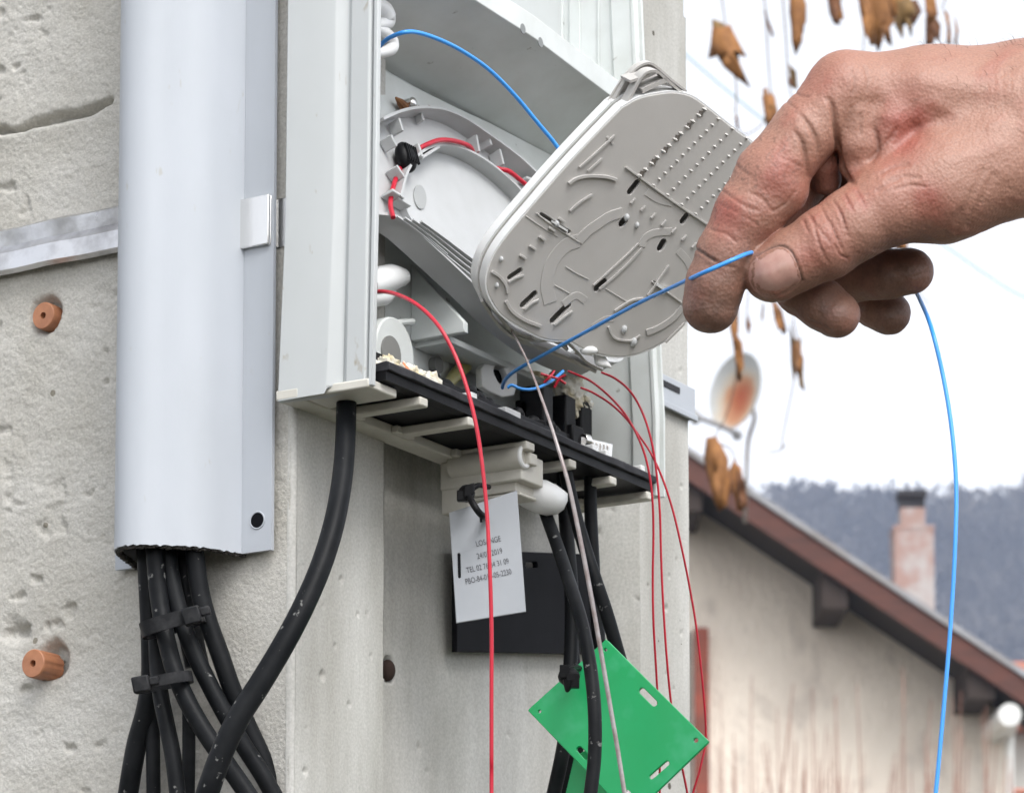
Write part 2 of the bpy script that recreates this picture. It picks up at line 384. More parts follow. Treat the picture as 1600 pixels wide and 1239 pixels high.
def XZ(px, py, y): q = onY(px, py, y); return (q[0], q[2])
CRACK = [YZ(*p) for p in [(-60, 208), (0, 205), (20, 206), (45, 200), (70, 190), (95, 184), (120, 180), (140, 174), (158, 165), (172, 158)]]
PLUGS = [YZ(72, 492), YZ(82, 1031)]
def relief_a(U, V):
    h = 0.0013 * (fbm(U * 30 + 3, V * 38 + 9, 11, 4, .5) - .5) * 2
    h += 0.00042 * (fbm(U * 420, V * 620, 31, 4, .65) - .5) * 2
    pit = fbm(U * 130 + 50, V * 170 + 7, 51, 3, .5); zone = np.clip((fbm(U * 18 + 5, V * 18 + 2, 71, 3) - .45) * 6, 0, 1)
    h -= 0.0018 * np.clip((pit - .66) * 10, 0, 1) * (0.04 + .96 * zone)
    wob = 0.0026 * (fbm(U * 140, V * 140, 91, 3) - .5)
    d = seg_dist(U, V, CRACK) + wob; d = np.abs(d)
    w = 0.0006 + 0.0016 * fbm(U * 90, V * 90, 95, 3)
    h -= 0.0065 * np.exp(-(d / w) ** 2)
    below = V < np.interp(-U, [-c[0] for c in CRACK], [c[1] for c in CRACK])
    fall = np.exp(-(d / 0.012)); h += np.where(below, 0.0022, 0.0002) * fall * np.clip((U - .078) * 40, 0, 1)
    for (py_, pz) in PLUGS:
        r = np.hypot(U - py_, V - pz); h -= 0.0065 * np.exp(-((r + .0012 * (fbm(U * 260, V * 260, 5, 3) - .5)) / 0.0066) ** 6) + 0.0006 * np.exp(-(r / 0.014) ** 2) * fbm(U * 200, V * 200, 5, 3)
    q = YZ(25, 985); r = np.hypot(U - q[0], (V - q[1]) * 1.2); h -= 0.004 * np.exp(-((r + .004 * (fbm(U * 200, V * 200, 45, 3) - .5)) / 0.005) ** 2)
    sm = np.clip((0.045 - U) / 0.012, 0, 1)         # smoother cast band next to the corner
    return h * (1 - .85 * sm) - 0.0004 * sm
def bub(pts):
    def f(U, V):
        h = 0.0003 * (fbm(U * 60, V * 25, 13, 5) - .5) * 2 + .0001 * (fbm(U * 500, V * 500, 3, 2) - .5)
        for (a, b, r, d) in pts:
            q = np.hypot((U - a), (V - b) * .8); h = h - d * np.clip(1 - (q / r) ** 2, 0, 1) ** .5
        return h
    return f
zs_ = lambda a: [float(v) for v in a]
def build_pole():
    P_ = empty('utility_pole', (0.15, 0.2, GZ), 'grey concrete utility pole with a recessed face and a rough pitted side', 'utility pole')
    WD = 0.017
    b = MB()
    prof = [(0.001, 0.001), (0.0583, 0.001), (0.066, WD + .001), (0.247, WD + .001), (0.2582, 0.001), (0.303, 0.001), (0.3043, 0.0022), (0.3043, 0.42), (0.0022, 0.42)]
    prof[0] = (0.0022, 0.001)
    b.prism(prof, GZ - .3, ZB); b.prism(prof, ZT, 3.4)
    core = [(0.0075, 0.0065), (0.0575, 0.0045), (0.0655, WD + .007), (0.2475, WD + .007), (0.2588, 0.0045), (0.302, 0.0045), (0.3043, 0.0065), (0.3043, 0.42), (0.0075, 0.42)]
    b.prism(core, ZB, ZT)
    b.build('pole_shaft', MT['cast_concrete'], P_, True, 30)
    a = MB(); panel(a, (0, 0, 0), (0, 1, 0), (0, 0, 1), (-1, 0, 0), (0.0018, 0.20), (ZB, ZT), 0.00078, relief_a)
    panel(a, (0, 0, 0), (0, 1, 0), (0, 0, 1), (-1, 0, 0), (0.20, 0.4195), (ZB, ZT), 0.0016, relief_a)
    panel(a, (0, 0, 0), (0, 1, 0), (0, 0, 1), (-1, 0, 0), (0.0018, 0.4195), (ZT, ZT + 1.2), 0.0045, relief_a)
    panel(a, (0, 0, 0), (0, 1, 0), (0, 0, 1), (-1, 0, 0), (0.0018, 0.4195), (GZ - .1, ZB), 0.0045, relief_a)
    a.build('rough_side', MT['rough_concrete'], P_, True, 180)
    f = MB(); R_ = np.random.default_rng(3)
    def pits(U, V, n, r=(.0005, .0016)):
        return [(R_.uniform(*U), R_.uniform(*V), R_.uniform(*r), R_.uniform(.0006, .0016)) for _ in range(n)]
    def XZp(px, py, y, r, d): q = onY(px, py, y); return (q[0], q[2], r, d)
    near = [XZp(504, 1055, 0, .0015, .0016), XZp(533, 905, 0, .0011, .0012), XZp(477, 1205, 0, .0012, .0012), XZp(545, 1100, 0, .001, .001), XZp(560, 960, 0, .0009, .001)]
    panel(f, (0, 0, 0), (1, 0, 0), (0, 0, 1), (0, -1, 0), (0.0018, 0.0583), (ZB, ZT), 0.0009, bub(near + pits((0.004, .056), (ZB, .02), 12, (.0004, .0009))))
    web = [XZp(607, 1046, WD, .0042, .0045), XZp(655, 1168, WD, .0015, .0014), XZp(666, 1205, WD, .001, .001)]
    panel(f, (0, WD, 0), (1, 0, 0), (0, 0, 1), (0, -1, 0), (0.066, 0.247), (ZB, ZT), 0.0012, bub(web + pits((0.12, .24), (ZB, .02), 22, (.0006, .0014))))
    farp = [XZp(1042, 950, 0, .0013, .0014), XZp(1046, 900, 0, .0009, .001), XZp(1065, 990, 0, .001, .001), XZp(1064, 760, 0, .001, .0012)]
    panel(f, (0, 0, 0), (1, 0, 0), (0, 0, 1), (0, -1, 0), (0.2582, 0.3035), (ZB, ZT), 0.0009, bub(farp + pits((0.26, .303), (ZB, ZT), 30, (.0004, .0011))))
    fh = MB(); q = onY(607, 1046, WD); fh.ell((q[0] + .001, WD + .0010, q[2]), [(.0030, 0, 0), (0, .0030, 0), (0, 0, .0042)], 20, 12)
    fh.build('form_hole_shade', MT['hole'], P_)  # dark solid painted in for the shade inside the deep hole
    # sloping cheeks of the recess
    c = np.hypot(.0112, WD)
    panel(f, (0.2582, 0, 0), (-.0112 / c, WD / c, 0), (0, 0, 1), (-WD / c, -.0112 / c, 0), (0, c), (ZB, ZT), 0.0012, bub(pits((0, c), (ZB, ZT), 14, (.0005, .0014))))
    c2 = np.hypot(.0077, WD)
    panel(f, (0.0583, 0, 0), (.0077 / c2, WD / c2, 0), (0, 0, 1), (WD / c2, -.0077 / c2, 0), (0, c2), (ZB, ZT), 0.003, bub([]))
    zz = np.linspace(ZB, ZT, 90); rr = []
    for z in zs_(zz):
        k = .00025 * noise.noise(Vector((z * 90, 3, 1)))
        rr.append([(.0002 + k, .0030, z), (.0004 + k, .0014, z), (.0012 + k, .0005, z), (.0026 + k, .0001, z), (.0040, .0030, z)])
    f.loft(rr)
    f.build('recessed_face', MT['cast_concrete'], P_, True, 60)
    return P_
build_pole()

# ------------------------------------------------------------------ steel band round the pole
def build_band():
    r = empty('steel_band', (0, 0.14, 0.082), 'shiny stainless steel band strapped round the concrete pole behind the white box', 'steel band')
    b = MB(); z0, z1, t = 0.0825, 0.1006, 0.0012
    # rough side, behind the guard: flat strip with a folded lower lip
    Ys = np.linspace(0.068, 0.4212, 90); rings = []
    for y in Ys:
        x = -0.0030 - .0004 * math.sin(y * 190) - .0003 * math.sin(y * 77)
        k = .0003 * math.sin(y * 260)
        rings.append([(x, y, z1), (x - .0016, y, z1 - .0012), (x - .0006 + k, y, z1 - .007), (x - .0036, y, z0 + .0075), (x - .0034, y, z0 + .001), (x - .0008, y, z0), (x + .0015, y, z0 + .001), (x + .0015, y, z1 - .001)])
    b.loft(rings); b.build('band_strip', MT['steel'], r, True, 25)
    c = MB()
    yA, yB = onX(376, 345, -.0045)[1], onX(422, 345, -.0045)[1]; zA, zB = onX(400, 386, -.0045)[2], onX(400, 309, -.0045)[2]
    c.mm((-.0056, yB, zA), (-.0041, yA, zB)); c.mm((-.0041, yB, zA), (-.0002, yB + .0014, zB))
    zC, zD = onX(434, 389, .0006)[2], onX(434, 312, .0006)[2]
    c.mm((-.0002, -.0012, zC), (.0004, yB + .0010, zD))
    c.build('folded_end', MT['chrome'], r, True, 30, .0003)
    k = MB(); k.mm((-.0030, .4202, .0830), (.3055, .4214, .1000)); k.build('band_strip', MT['steel'], r, False)
    d = MB(); x0, x1 = 0.262, 0.3062
    d.mm((x0, -.0022, .0775), (x1, -.0006, .0915)); d.mm((x1 - .0014, -.0006, .0777), (x1, .4202, .0913))
    d.mm((x0, -.0034, .0768), (x1 + .0004, -.0022, .0795))
    d.build('band_strip', MT['guard'], r, True, 30, .0003)
    e = MB(); a = onY(1034, 594, -.0024); e2 = onY(1062, 608, -.0024)
    e.mm((a[0], -.0026, a[2] - .0022), (e2[0], -.0021, a[2] + .0004)); e.build('slot', MT['rubber'], r, False)
build_band()

# ------------------------------------------------------------------ wall plugs in the rough side
def build_plug(face, base_x, r, ln, label, ribs):
    q = onX(face[0], face[1], -ln)
    root = empty('wall_plug', (0, q[1], q[2]), label, 'wall plug', 'brown wall plugs in the rough concrete')
    b = MB(); seg = 48; rings = []
    for x, s in ((0.004, 1.0), (-ln + .0012, 1.0), (-ln + .0004, .99), (-ln, .93)):
        ring = []
        for k in range(seg):
            a = 2 * math.pi * k / seg; rr = r * s * ((1 - .07 * (k % 6 < 2)) if ribs and x > -ln + .001 else 1)
            ring.append((x, q[1] + rr * math.cos(a), q[2] + rr * math.sin(a)))
        rings.append(ring)
    inner = [(-ln + .0001, q[1] + r * .25 * math.cos(2 * math.pi * k / seg), q[2] + r * .25 * math.sin(2 * math.pi * k / seg)) for k in range(seg)]
    deep = [(-ln + .004, p[1], p[2]) for p in inner]
    b.loft(rings + [inner, deep], True); b.build('plug_body', MT['plug'], root, True, 30)
    h = MB(); h.disc((-ln + .0034, q[1], q[2]), (-1, 0, 0), r * .25, .0006); h.build('bore', MT['hole'], root)
build_plug((67, 493), 0, .0052, .0022, 'brown plastic wall plug set nearly flush in the rough concrete under the steel band', False)
build_plug((51, 1036), 0, .0054, .0078, 'brown ribbed wall plug sticking out of the rough concrete near the bundled cables', True)

# ------------------------------------------------------------------ cable guard (half-round trunking)
GZ0 = -0.0366
def build_guard():
    root = empty('cable_guard', (0, 0.05, GZ0), 'long white half-round cable guard fixed to the rough side of the pole', 'cable guard')
    prof = [(-.0022, .0765), (-.0022, .0668), (-.0085, .0645), (-.0170, .0612), (-.0262, .0572), (-.0318, .0528), (-.0342, .0480), (-.0330, .0425), (-.0288, .0373), (-.0233, .0305), (-.0173, .0262), (-.0094, .0234), (-.0030, .0212), (-.0022, .0203), (-.0022, .0070)]
    core = catmull([np.array(p) for p in prof[1:13]], 6)
    pts = [np.array(prof[0])] + core + [np.array(prof[13]), np.array(prof[14])]
    t = .0016; ins = []
    for i, p in enumerate(pts):
        d = _n(pts[min(i + 1, len(pts) - 1)] - pts[max(i - 1, 0)]); ins.append(p + np.array([-d[1], d[0]]) * -t)
    ins = [np.array([max(-.0045 if 0 else p[0], -1), p[1]]) for p in ins]
    b = MB(); n = len(pts)
    zs = [GZ0] + list(np.linspace(GZ0 + .02, .5, 26))
    rim = lambda i: .0002 * math.sin(i * 1.9) + .0002 * math.sin(i * 3.7 + 1)
    V = []; F = []
    for k, z in enumerate(zs):
        for i, p in enumerate(pts): V.append((p[0], p[1], z + (rim(i) if k == 0 and 2 < i < n - 3 else 0)))
        for i, p in enumerate(ins): V.append((min(p[0], -.0006), p[1], z + (rim(i + 9) if k == 0 and 2 < i < n - 3 else 0)))
    w = 2 * n
    for k in range(len(zs) - 1):
        for i in range(n - 1):
            F.append((k * w + i, k * w + i + 1, (k + 1) * w + i + 1, (k + 1) * w + i))
            F.append((k * w + n + i, (k + 1) * w + n + i, (k + 1) * w + n + i + 1, k * w + n + i + 1))
        F.append((k * w + n - 1, k * w + 2 * n - 1, (k + 1) * w + 2 * n - 1, (k + 1) * w + n - 1)); F.append((k * w, (k + 1) * w, (k + 1) * w + n, k * w + n))
    for i in range(n - 1): F.append((i, n + i, n + i + 1, i + 1))
    b.add(V, F); b.build('guard_shell', MT['guard'], root, True, 28)
    # ragged dark cut edge under the dome
    c = MB(); k0, k1 = 2, n - 2
    for i in range(k0, k1):
        for j in range(3):
            f = random.random(); p = pts[i] * (1 - f) + pts[min(i + 1, n - 1)] * f; d = np.array([-.0002, 0])
            z = GZ0 + random.uniform(-.0004, .0004); a = random.uniform(.0005, .0011)
            c.box((p[0] + .0003, p[1], z), (.0005, 0, 0), (0, a, 0), (0, random.uniform(-.0004, .0004), random.uniform(.0003, .0008)))
    c.build('cut_edge', mat('burnt_cut_edge', (0.05, 0.045, 0.04), .9), root, False)
    q = onX(406, 814, -.0024)
    h = MB(); h.disc((-.0041, q[1], q[2]), (1, 0, 0), .0027, .0006, 28); h.build('fixing_hole', MT['darkmetal'], root)
    g = MB()
    ring = [(-.0039, q[1] + .0030 * math.cos(2 * math.pi * k / 28), q[2] + .0030 * math.sin(2 * math.pi * k / 28)) for k in range(29)]
    g.tube(ring, .0003, 6, 0); g.build('hole_rim', MT['guard'], root)
build_guard()

# ------------------------------------------------------------------ the distribution box
BOX = empty('distribution_box', (0.09, 0.0, 0.015), 'open white fibre distribution box fixed to the recessed face of the concrete pole', 'junction box')
BKY = 0.0040                                       # back board
def lean(z): return np.interp(z, [0.015, 0.06, 0.21, .32], [-.0402, -.0402, -.0312, -.026])
def build_box():
    # left wall: ribbed profile in plan, extruded upwards
    xo = -.0101
    prof = [(xo, 0.0005), (xo, -.0195), (xo + .0003, -.0206), (xo + .0030, -.0246), (xo + .0032, -.0256), (xo + .0018, -.0272), (xo + .0015, -.0348), (xo + .0020, -.0353), (xo + .0036, -.0357), (xo + .0037, -.0364), (xo + .0016, -.0367), (xo + .0016, -.0384), (xo + .0040, -.0384), (xo + .0040, -.0290), (xo + .0058, -.0230), (xo + .0040, -.0185), (xo + .0026, 0.0005)]
    b = MB(); zs = [0.0163, .08, .2, .34]
    V = []; F = []; n = len(prof)
    for z in zs:
        for k, (x, y) in enumerate(prof):
            dz = (0 if z > .02 else (-.0016 + (-.0002 if y > -.02 else .0026 if y > -.027 else .0010)))
            V.append((x, y - float(np.interp(z, [.016, .08, .2, .34], [0, .0028, .0034, .0038] if y > -.022 else [0, .0012, .0022, .0028])), z + dz))
    for k in range(len(zs) - 1):
        for i in range(n): j = (i + 1) % n; F.append((k * n + i, k * n + j, (k + 1) * n + j, (k + 1) * n + i))
    F += [tuple(range(n))[::-1], tuple(range((len(zs) - 1) * n, len(zs) * n))]
    b.add(V, F); b.build('left_wall', MT['box'], BOX, True, 32, .00035)
    # right wall: its inner side is seen through the open front; twin lips along the front edge
    x1 = .2000; V = []; F = []
    pr = lambda z: [(x1, BKY + .002), (x1, lean(z) + .0125), (x1 - .0016, lean(z) + .0110), (x1 - .0016, lean(z) + .0022), (x1 - .0022, lean(z) + .0016), (x1 - .0022, lean(z)), (x1 + .0002, lean(z) - .0002), (x1 + .0003, lean(z) + .0008), (x1 + .0022, lean(z) + .0008), (x1 + .0022, lean(z) - .0012), (x1 + .0036, lean(z) - .0012), (x1 + .0036, BKY + .002)]
    zs = [.0178, .05, .1, .15, .2, .34]; n = 12; c = MB()
    for z in zs: V += [(x, y, z) for x, y in pr(z)]
    for k in range(len(zs) - 1):
        for i in range(n): j = (i + 1) % n; F.append((k * n + i, k * n + j, (k + 1) * n + j, (k + 1) * n + i))
    F += [tuple(range(n))[::-1], tuple(range((len(zs) - 1) * n, len(zs) * n))]
    c.add(V, F)
    for y0, y1, h in ((-.0045, .0005, .0011), (.0035, .0120, .0014), (-.0135, -.0125, .0006)):   # vertical ribs of the upper chamber
        c.mm((x1 - h, y0, .192), (x1 - .0001, y1, .338))
    c.build('right_wall', MT['inner'], BOX, True, 32, .0003)
    # back board with the ceiling curving out of it
    bk = MB(); bk.mm((.0040, BKY, .0188), (.2, BKY + .002, .1795)); bk.build('back_board', MT['inner'], BOX, False)
    up = MB(); up.mm((.0040, BKY + .0002, .1797), (.2, BKY + .0018, .34)); up.build('upper_board', MT['box'], BOX, False)
    # ceiling shelf with a drilled front lip
    sh = MB()
    rings = []
    for x in np.linspace(.0005, .1978, 40):
        yl = -.0402 if x < .1 else np.interp(x, [.1, .2], [-.0402, -.0330])
        rings.append([(x, yl, .1757), (x, yl + .003, .1755), (x, -.020, .1690), (x, -.006, .1630), (x, BKY - .0002, .1600), (x, BKY - .0002, .1800), (x, yl + .0016, .1790), (x, yl + .0016, .1845), (x, yl, .1845)])
    sh.loft(rings); sh.build('shelf', MT['inner'], BOX, True, 30, .0003)
    lp = MB()
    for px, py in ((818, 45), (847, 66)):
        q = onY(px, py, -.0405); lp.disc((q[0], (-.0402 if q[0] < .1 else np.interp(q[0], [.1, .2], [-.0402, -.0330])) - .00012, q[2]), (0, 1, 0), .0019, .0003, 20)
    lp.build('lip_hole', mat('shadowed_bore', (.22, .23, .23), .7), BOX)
    # bottom comb: back strip, end block and six fingers
    cb = MB(); z0, z1 = .0148, .0186
    cb.mm((-.0102, -.0085, z0), (.2, .0012, z1)); cb.mm((-.0088, -.0372, z0 + .0003), (.0095, -.0085, z1 - .0002))
    fing = [(603, 655, 668, 640), (690, 690, 743, 668), (0, 0, 835, 712), (0, 0, 900, 728), (0, 0, 963, 750), (0, 0, 1020, 773)]
    xs = [onY(p[2], p[3], -.0398)[0] for p in fing]
    for i, x in enumerate(xs):
        w = .0050 if i not in (2,) else .0062
        cb.mm((x - w, -.0400, z0 + .0001), (x + .0002, -.0085, z1 - .0004))
        cb.mm((x - w - .0035, -.0115, z0 + .0002), (x + .0036, -.0085, z1 - .0006))
    cb.build('bottom_comb', MT['comb'], BOX, True, 30, .0006)
    # moulded end caps standing on top of the seal
    for px, py, w in ((925, 697, .004), (945, 718, .0036), (1000, 742, .0034), (797, 664, .011), (736, 634, .004)):
        q = onY(px, py, -.0385); s = MB(); s.mm((q[0] - w / 2, -.0400, .0250), (q[0] + w / 2, -.0340, .0278)); s.build('seal_clip', MT['white'], BOX, True, 30, .0004)
    # dark seal: front strip on the comb, black rear strip
    sl_ = MB(); rings = []
    for x in np.linspace(-.0020, .1965, 50):
        k = .0003 * math.sin(x * 300)
        rings.append([(x, -.0398, .0221), (x, -.0412 + k, .0223), (x, -.0414 + k, .0249), (x, -.0400, .0257 + .0003 * math.sin(x * 120)), (x, -.0345, .0250), (x, -.0345, .0221)])
    sl_.loft(rings); sl_.build('rubber_seal', MT['rubber'], BOX, True, 35, .0003)
    rb = MB(); rb.mm((-.0018, -.0398, .0188), (.1960, -.0345, .0220)); rb.mm((-.003, -.0344, .0188), (.135, -.0120, .0300)); rb.mm((-.003, -.0343, .0189), (.197, -.0010, .0200))
    for k in range(26):
        x = random.uniform(.0, .13); rb.ell((x, random.uniform(-.032, -.020), .0305), [(random.uniform(.002, .005), 0, 0), (0, .003, 0), (0, 0, random.uniform(.0015, .004))], 8, 5)
    rb.tube([onY(588, 572, -.018), onY(650, 592, -.018), onY(700, 616, -.018), onY(760, 640, -.018), onY(800, 660, -.018)], .0036, 8)
    rb.build('black_packing', MT['black'], BOX, True, 40)
    fo = MB()
    for k in range(7):
        t = k / 6; q = onY(596 + 74 * t, 571 + 28 * t, -.0335)
        rough_blob(fo, q, [(.0062, 0, 0), (0, .0034, 0), (0, 0, .0034 + .0008 * math.sin(k * 2.2))], k * 3.7, .42, f=2.2)
    fo.build('sponge', MT['foam'], BOX, True, 60)
build_box()

# inner fittings of the box
def fittings():
    # white plate added behind the round tray, tilted up to look brighter
    pm = PL(onY(592, 108, .0015), (-.02, -1, .15))
    plate('added_backing_plate', pm, [(556, 88), (592, 107), (700, 162), (763, 191), (880, 252), (985, 312), (985, 340), (760, 340), (600, 322), (556, 318)], [], .0015, MT['inner'], BOX)
    # upright divider plate parallel to the rough side
    q = onY(641, 533, BKY); X0 = q[0]; zb = q[2]
    d = MB(); YA, YB = BKY - .0002, -.020; d.hexa([(X0, YA, zb), (X0, YB, zb), (X0, YB, zb + .004), (X0, YA, zb + .030)], [(X0 + .003, YA, zb), (X0 + .003, YB, zb), (X0 + .003, YB, zb + .004), (X0 + .003, YA, zb + .030)]); d.build('divider', MT['inner'], BOX, True, 30, .0004)
    d = MB(); d.mm((X0 + .0032, -.012, zb - .002), (.196, .004, zb + .0005)); d.build('divider', MT['inner'], BOX, True, 30, .0004)
    # rounded cable boss on the back board at lower left
    a = onY(618, 550, BKY - .012)
    bo = MB(); bo.disc((a[0], BKY, a[2]), (0, -1, 0), .013, .012, 28); bo.build('boss', MT['inner'], BOX, True, 40, .0006)
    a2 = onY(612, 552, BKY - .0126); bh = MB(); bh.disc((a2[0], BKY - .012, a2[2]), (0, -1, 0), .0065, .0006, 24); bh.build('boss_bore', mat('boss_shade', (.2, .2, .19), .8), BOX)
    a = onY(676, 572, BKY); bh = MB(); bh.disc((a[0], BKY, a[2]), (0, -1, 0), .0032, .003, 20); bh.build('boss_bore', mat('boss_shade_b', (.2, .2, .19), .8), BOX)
    sh = MB(); sh.tube([onY(597, 512, -.004), onY(622, 505, -.004), onY(645, 503, -.004)], .0013, 8); sh.build('rib', MT['inner'], BOX)
    # white fibre retainers
    r = MB(); c = [onY(x, y, -.006) for x, y in ((572, 447), (592, 440), (612, 434), (630, 433))]
    r.tube(c, [.0052, .0056, .005, .0032], 14); r.tube([onY(575, 466, -.006), onY(600, 463, -.006), onY(614, 456, -.006)], [.0036, .0034, .0016], 12)
    r.build('retainer', MT['white'], BOX, True, 60)
    r = MB(); cc = lambda pts, y: [onY(a, b, y) for a, b in pts]
    r.tube(cc([(586, 6), (598, 16), (604, 28), (604, 36), (586, 40)], -.022), [.0025, .0036, .0036, .0026, .002], 12)
    r.tube(cc([(586, 44), (602, 52), (612, 64), (612, 76), (600, 82), (586, 85)], -.022), [.0016, .0022, .0024, .0024, .002, .0016], 12)
    r.build('retainer', MT['white'], BOX, True, 60)
    # translucent port frame with a loop inside, low on the back board
    pl = PL(onY(780, 592, -.010), (-.35, -.93, -.1))
    fr = plate('port_frame', pl, [(752, 576), (758, 566), (775, 564), (797, 565), (808, 572), (809, 600), (804, 618), (785, 621), (765, 612), (753, 604)], [slot(pl, (780, 580), (785, 590), .0026)], .004, MT['white'], BOX, 0, .0006)
    bk = MB(); bk.box(pl.hit(781, 588) - pl.n * .0055, pl.u * .006, pl.v * .006, pl.n * .001); bk.build('port_back', MT['black'], BOX, False)
    gm = MB()
    gm.tube([onY(700, 600, .001), onY(715, 583, .001), onY(728, 572, .001)], [.0022, .003, .0026], 8)
    gm.build('grease_smear', MT['gel'], BOX, True, 60)
    br = MB()
    br.tube([onY(838, 585, .002), onY(834, 620, .002), onY(828, 660, .002)], [.0034, .0042, .0045], 10)
    br.tube([onY(851, 588, .0), onY(849, 615, .0), onY(847, 640, .0)], [.0026, .003, .003], 10)
    br.build('resin_tube', MT['bronze'], BOX, True, 60)
    # sponge plug and black cable clamp at right, with a worm-drive hose clip
    sp = MB()
    for k, (x, y, w, h) in enumerate(((888, 600, .0088, .0080), (892, 626, .0070, .0062), (906, 634, .0050, .0042), (880, 586, .0050, .0040))):
        rough_blob(sp, onY(x, y, -.017), [(w, 0, 0), (0, .0045, 0), (0, 0, h)], 20 + k * 5.1, .38, 34, 24, 2.6)
    sp.build('sponge', MT['foam'], BOX, True, 60)
    cl = MB()
    A = onY(882, 655, -.018)
    for dx, w, h in ((-.018, .004, .018), (.000, .0042, .018), (.013, .0045, .020)):
        cl.mm((A[0] + dx - w, -.021, A[2] - h / 2 - .004), (A[0] + dx + w, -.010, A[2] + h / 2))
    cl.mm((A[0] - .022, -.014, A[2] - .013), (A[0] + .018, -.008, A[2] + .004)); cl.mm((A[0] - .022, -.022, A[2] - .013), (A[0] + .018, -.012, A[2] - .007))
    cl.mm((A[0] - .003, -.0235, A[2] - .011), (A[0] + .006, -.0205, A[2] - .003))
    cl.build('cable_clamp', MT['black'], BOX, True, 30, .0007)
    pl = PL(onY(930, 702, -.030), (-.3, -.95, -.1))
    hc = MB(); a0, a1 = pl.hit(912, 690), pl.hit(948, 712)
    ctr = pl.hit(930, 701); hc.box(ctr, pl.u * .0085, pl.v * .0032, pl.n * .0010)
    for k in range(7): hc.box(ctr + pl.u * (-.006 + .002 * k) + pl.n * .0012, pl.u * .00045, pl.v * .0024, pl.n * .0004)
    hc.disc(pl.hit(910, 688), pl.u, .0028, .003, 14); hc.build('hose_clip', MT['chrome'], BOX, True, 30, .0002)
    # rusty screws high on the back board
    for px, py, rr, m, ln in ((628, 168, .0028, 'chrome', .005), (666, 174, .0022, 'rust', .0015)):
        q = pm.hit(px, py); s = MB(); s.disc(q, pm.n, rr, ln, 18, rr * .7); s.ell(q + pm.n * ln, [(rr * .8, 0, 0), (0, rr * .5, 0), (0, 0, rr * .8)], 14, 8); s.build('screw', MT[m], BOX, True, 40)
    s = MB(); s.tube([pm.hit(608, 157) + pm.n * .003, pm.hit(616, 165) + pm.n * .003, pm.hit(626, 172) + pm.n * .002], [.0004, .0016, .002], 8); s.build('rusty_tang', MT['rust'], BOX)
    # latch under the comb with its hinge barrel
    z1 = .0148; F_ = onY(805, 715, -.036)
    lt = MB(); X0, X1 = onY(690, 715, -.003)[0], onY(795, 715, -.034)[0]
    lk = MB()
    lk.mm((.0965, -.0368, .0040), (.1130, -.0006, .0147)); lk.mm((.0972, -.0130, -.0052), (.1130, -.0008, .0050)); lk.mm((.0990, -.0330, .0005), (.1130, -.0120, .0046))
    lk.mm((.0985, -.0395, .0100), (.1040, -.0360, .0146)); lk.mm((.0995, -.0345, -.0012), (.1120, -.0125, .0002))
    lk.build('latch', MT['comb'], BOX, True, 30, .0016, segs=4)
    hb = MB(); c0 = onY(818, 712, -.0372)
    hb.tube([(c0[0], -.006, c0[2] - .0005), (c0[0], -.0372, c0[2] - .0005)], .0046, 24, 2); hb.build('hinge_barrel', MT['comb'], BOX, True, 40)
    hr = MB(); ring = [(c0[0] + .0036 * math.cos(2 * math.pi * k / 28), -.0374, c0[2] - .0005 + .0036 * math.sin(2 * math.pi * k / 28)) for k in range(29)]
    hr.tube(ring, .0010, 8, 0); hr.build('barrel_rim', MT['white'], BOX)
    # curled white lip below the latch
    pl = [(812, 752), (838, 750), (862, 757), (886, 770), (884, 785), (868, 800), (850, 803), (833, 796), (815, 790)]
    v = MB(); rings = []
    for k, (sx, sy, h) in enumerate([((806), 770, 15), (820, 772, 22), (838, 775, 27), (854, 778, 28), (870, 781, 23), (881, 781, 15), (887, 777, 6)]):
        dep = 1.205 + .0012 * k; e = 1.0 / FPX * dep; c = P(sx, sy, dep)
        rings.append([c + UP * (h * e * math.cos(a)) + BACK * (.0075 * math.sin(a)) * (h / 24) for a in np.linspace(0, 2 * math.pi, 18, endpoint=False)])
    v.loft(rings); v.build('latch_lip', MT['white'], BOX, True, 60)
    v = MB(); v.hexa([P(720, 764, 1.20), P(808, 757, 1.205), P(808, 768, 1.205), P(722, 777, 1.20)], [P(720, 764, 1.212), P(808, 757, 1.217), P(808, 768, 1.217), P(722, 777, 1.212)]); v.build('latch_bar', MT['comb'], BOX, True, 30, .0008)
fittings()

# dark plate in the recess behind the tag
def build_dark_plate():
    pl = PL((.2, .0100, 0), (0, -1, 0))
    plate('mounting_plate', pl, [(714, 858), (934, 866), (936, 1022), (714, 1018)], [slot(pl, (824, 882), (838, 882), .0012)], .0025, MT['darkmetal'])
    o = bpy.data.objects['mounting_plate']
    for px in (868,):
        q = pl.hit(px, 940); m = MB(); m.mm((q[0] - .004, .0126, q[2] - .006), (q[0] + .004, .0170, q[2] + .006)); m.build('standoff', MT['darkmetal'], o, False)
    tag(o, 'flat black mounting plate on the pole behind the grey name tag', 'mounting plate')
build_dark_plate()

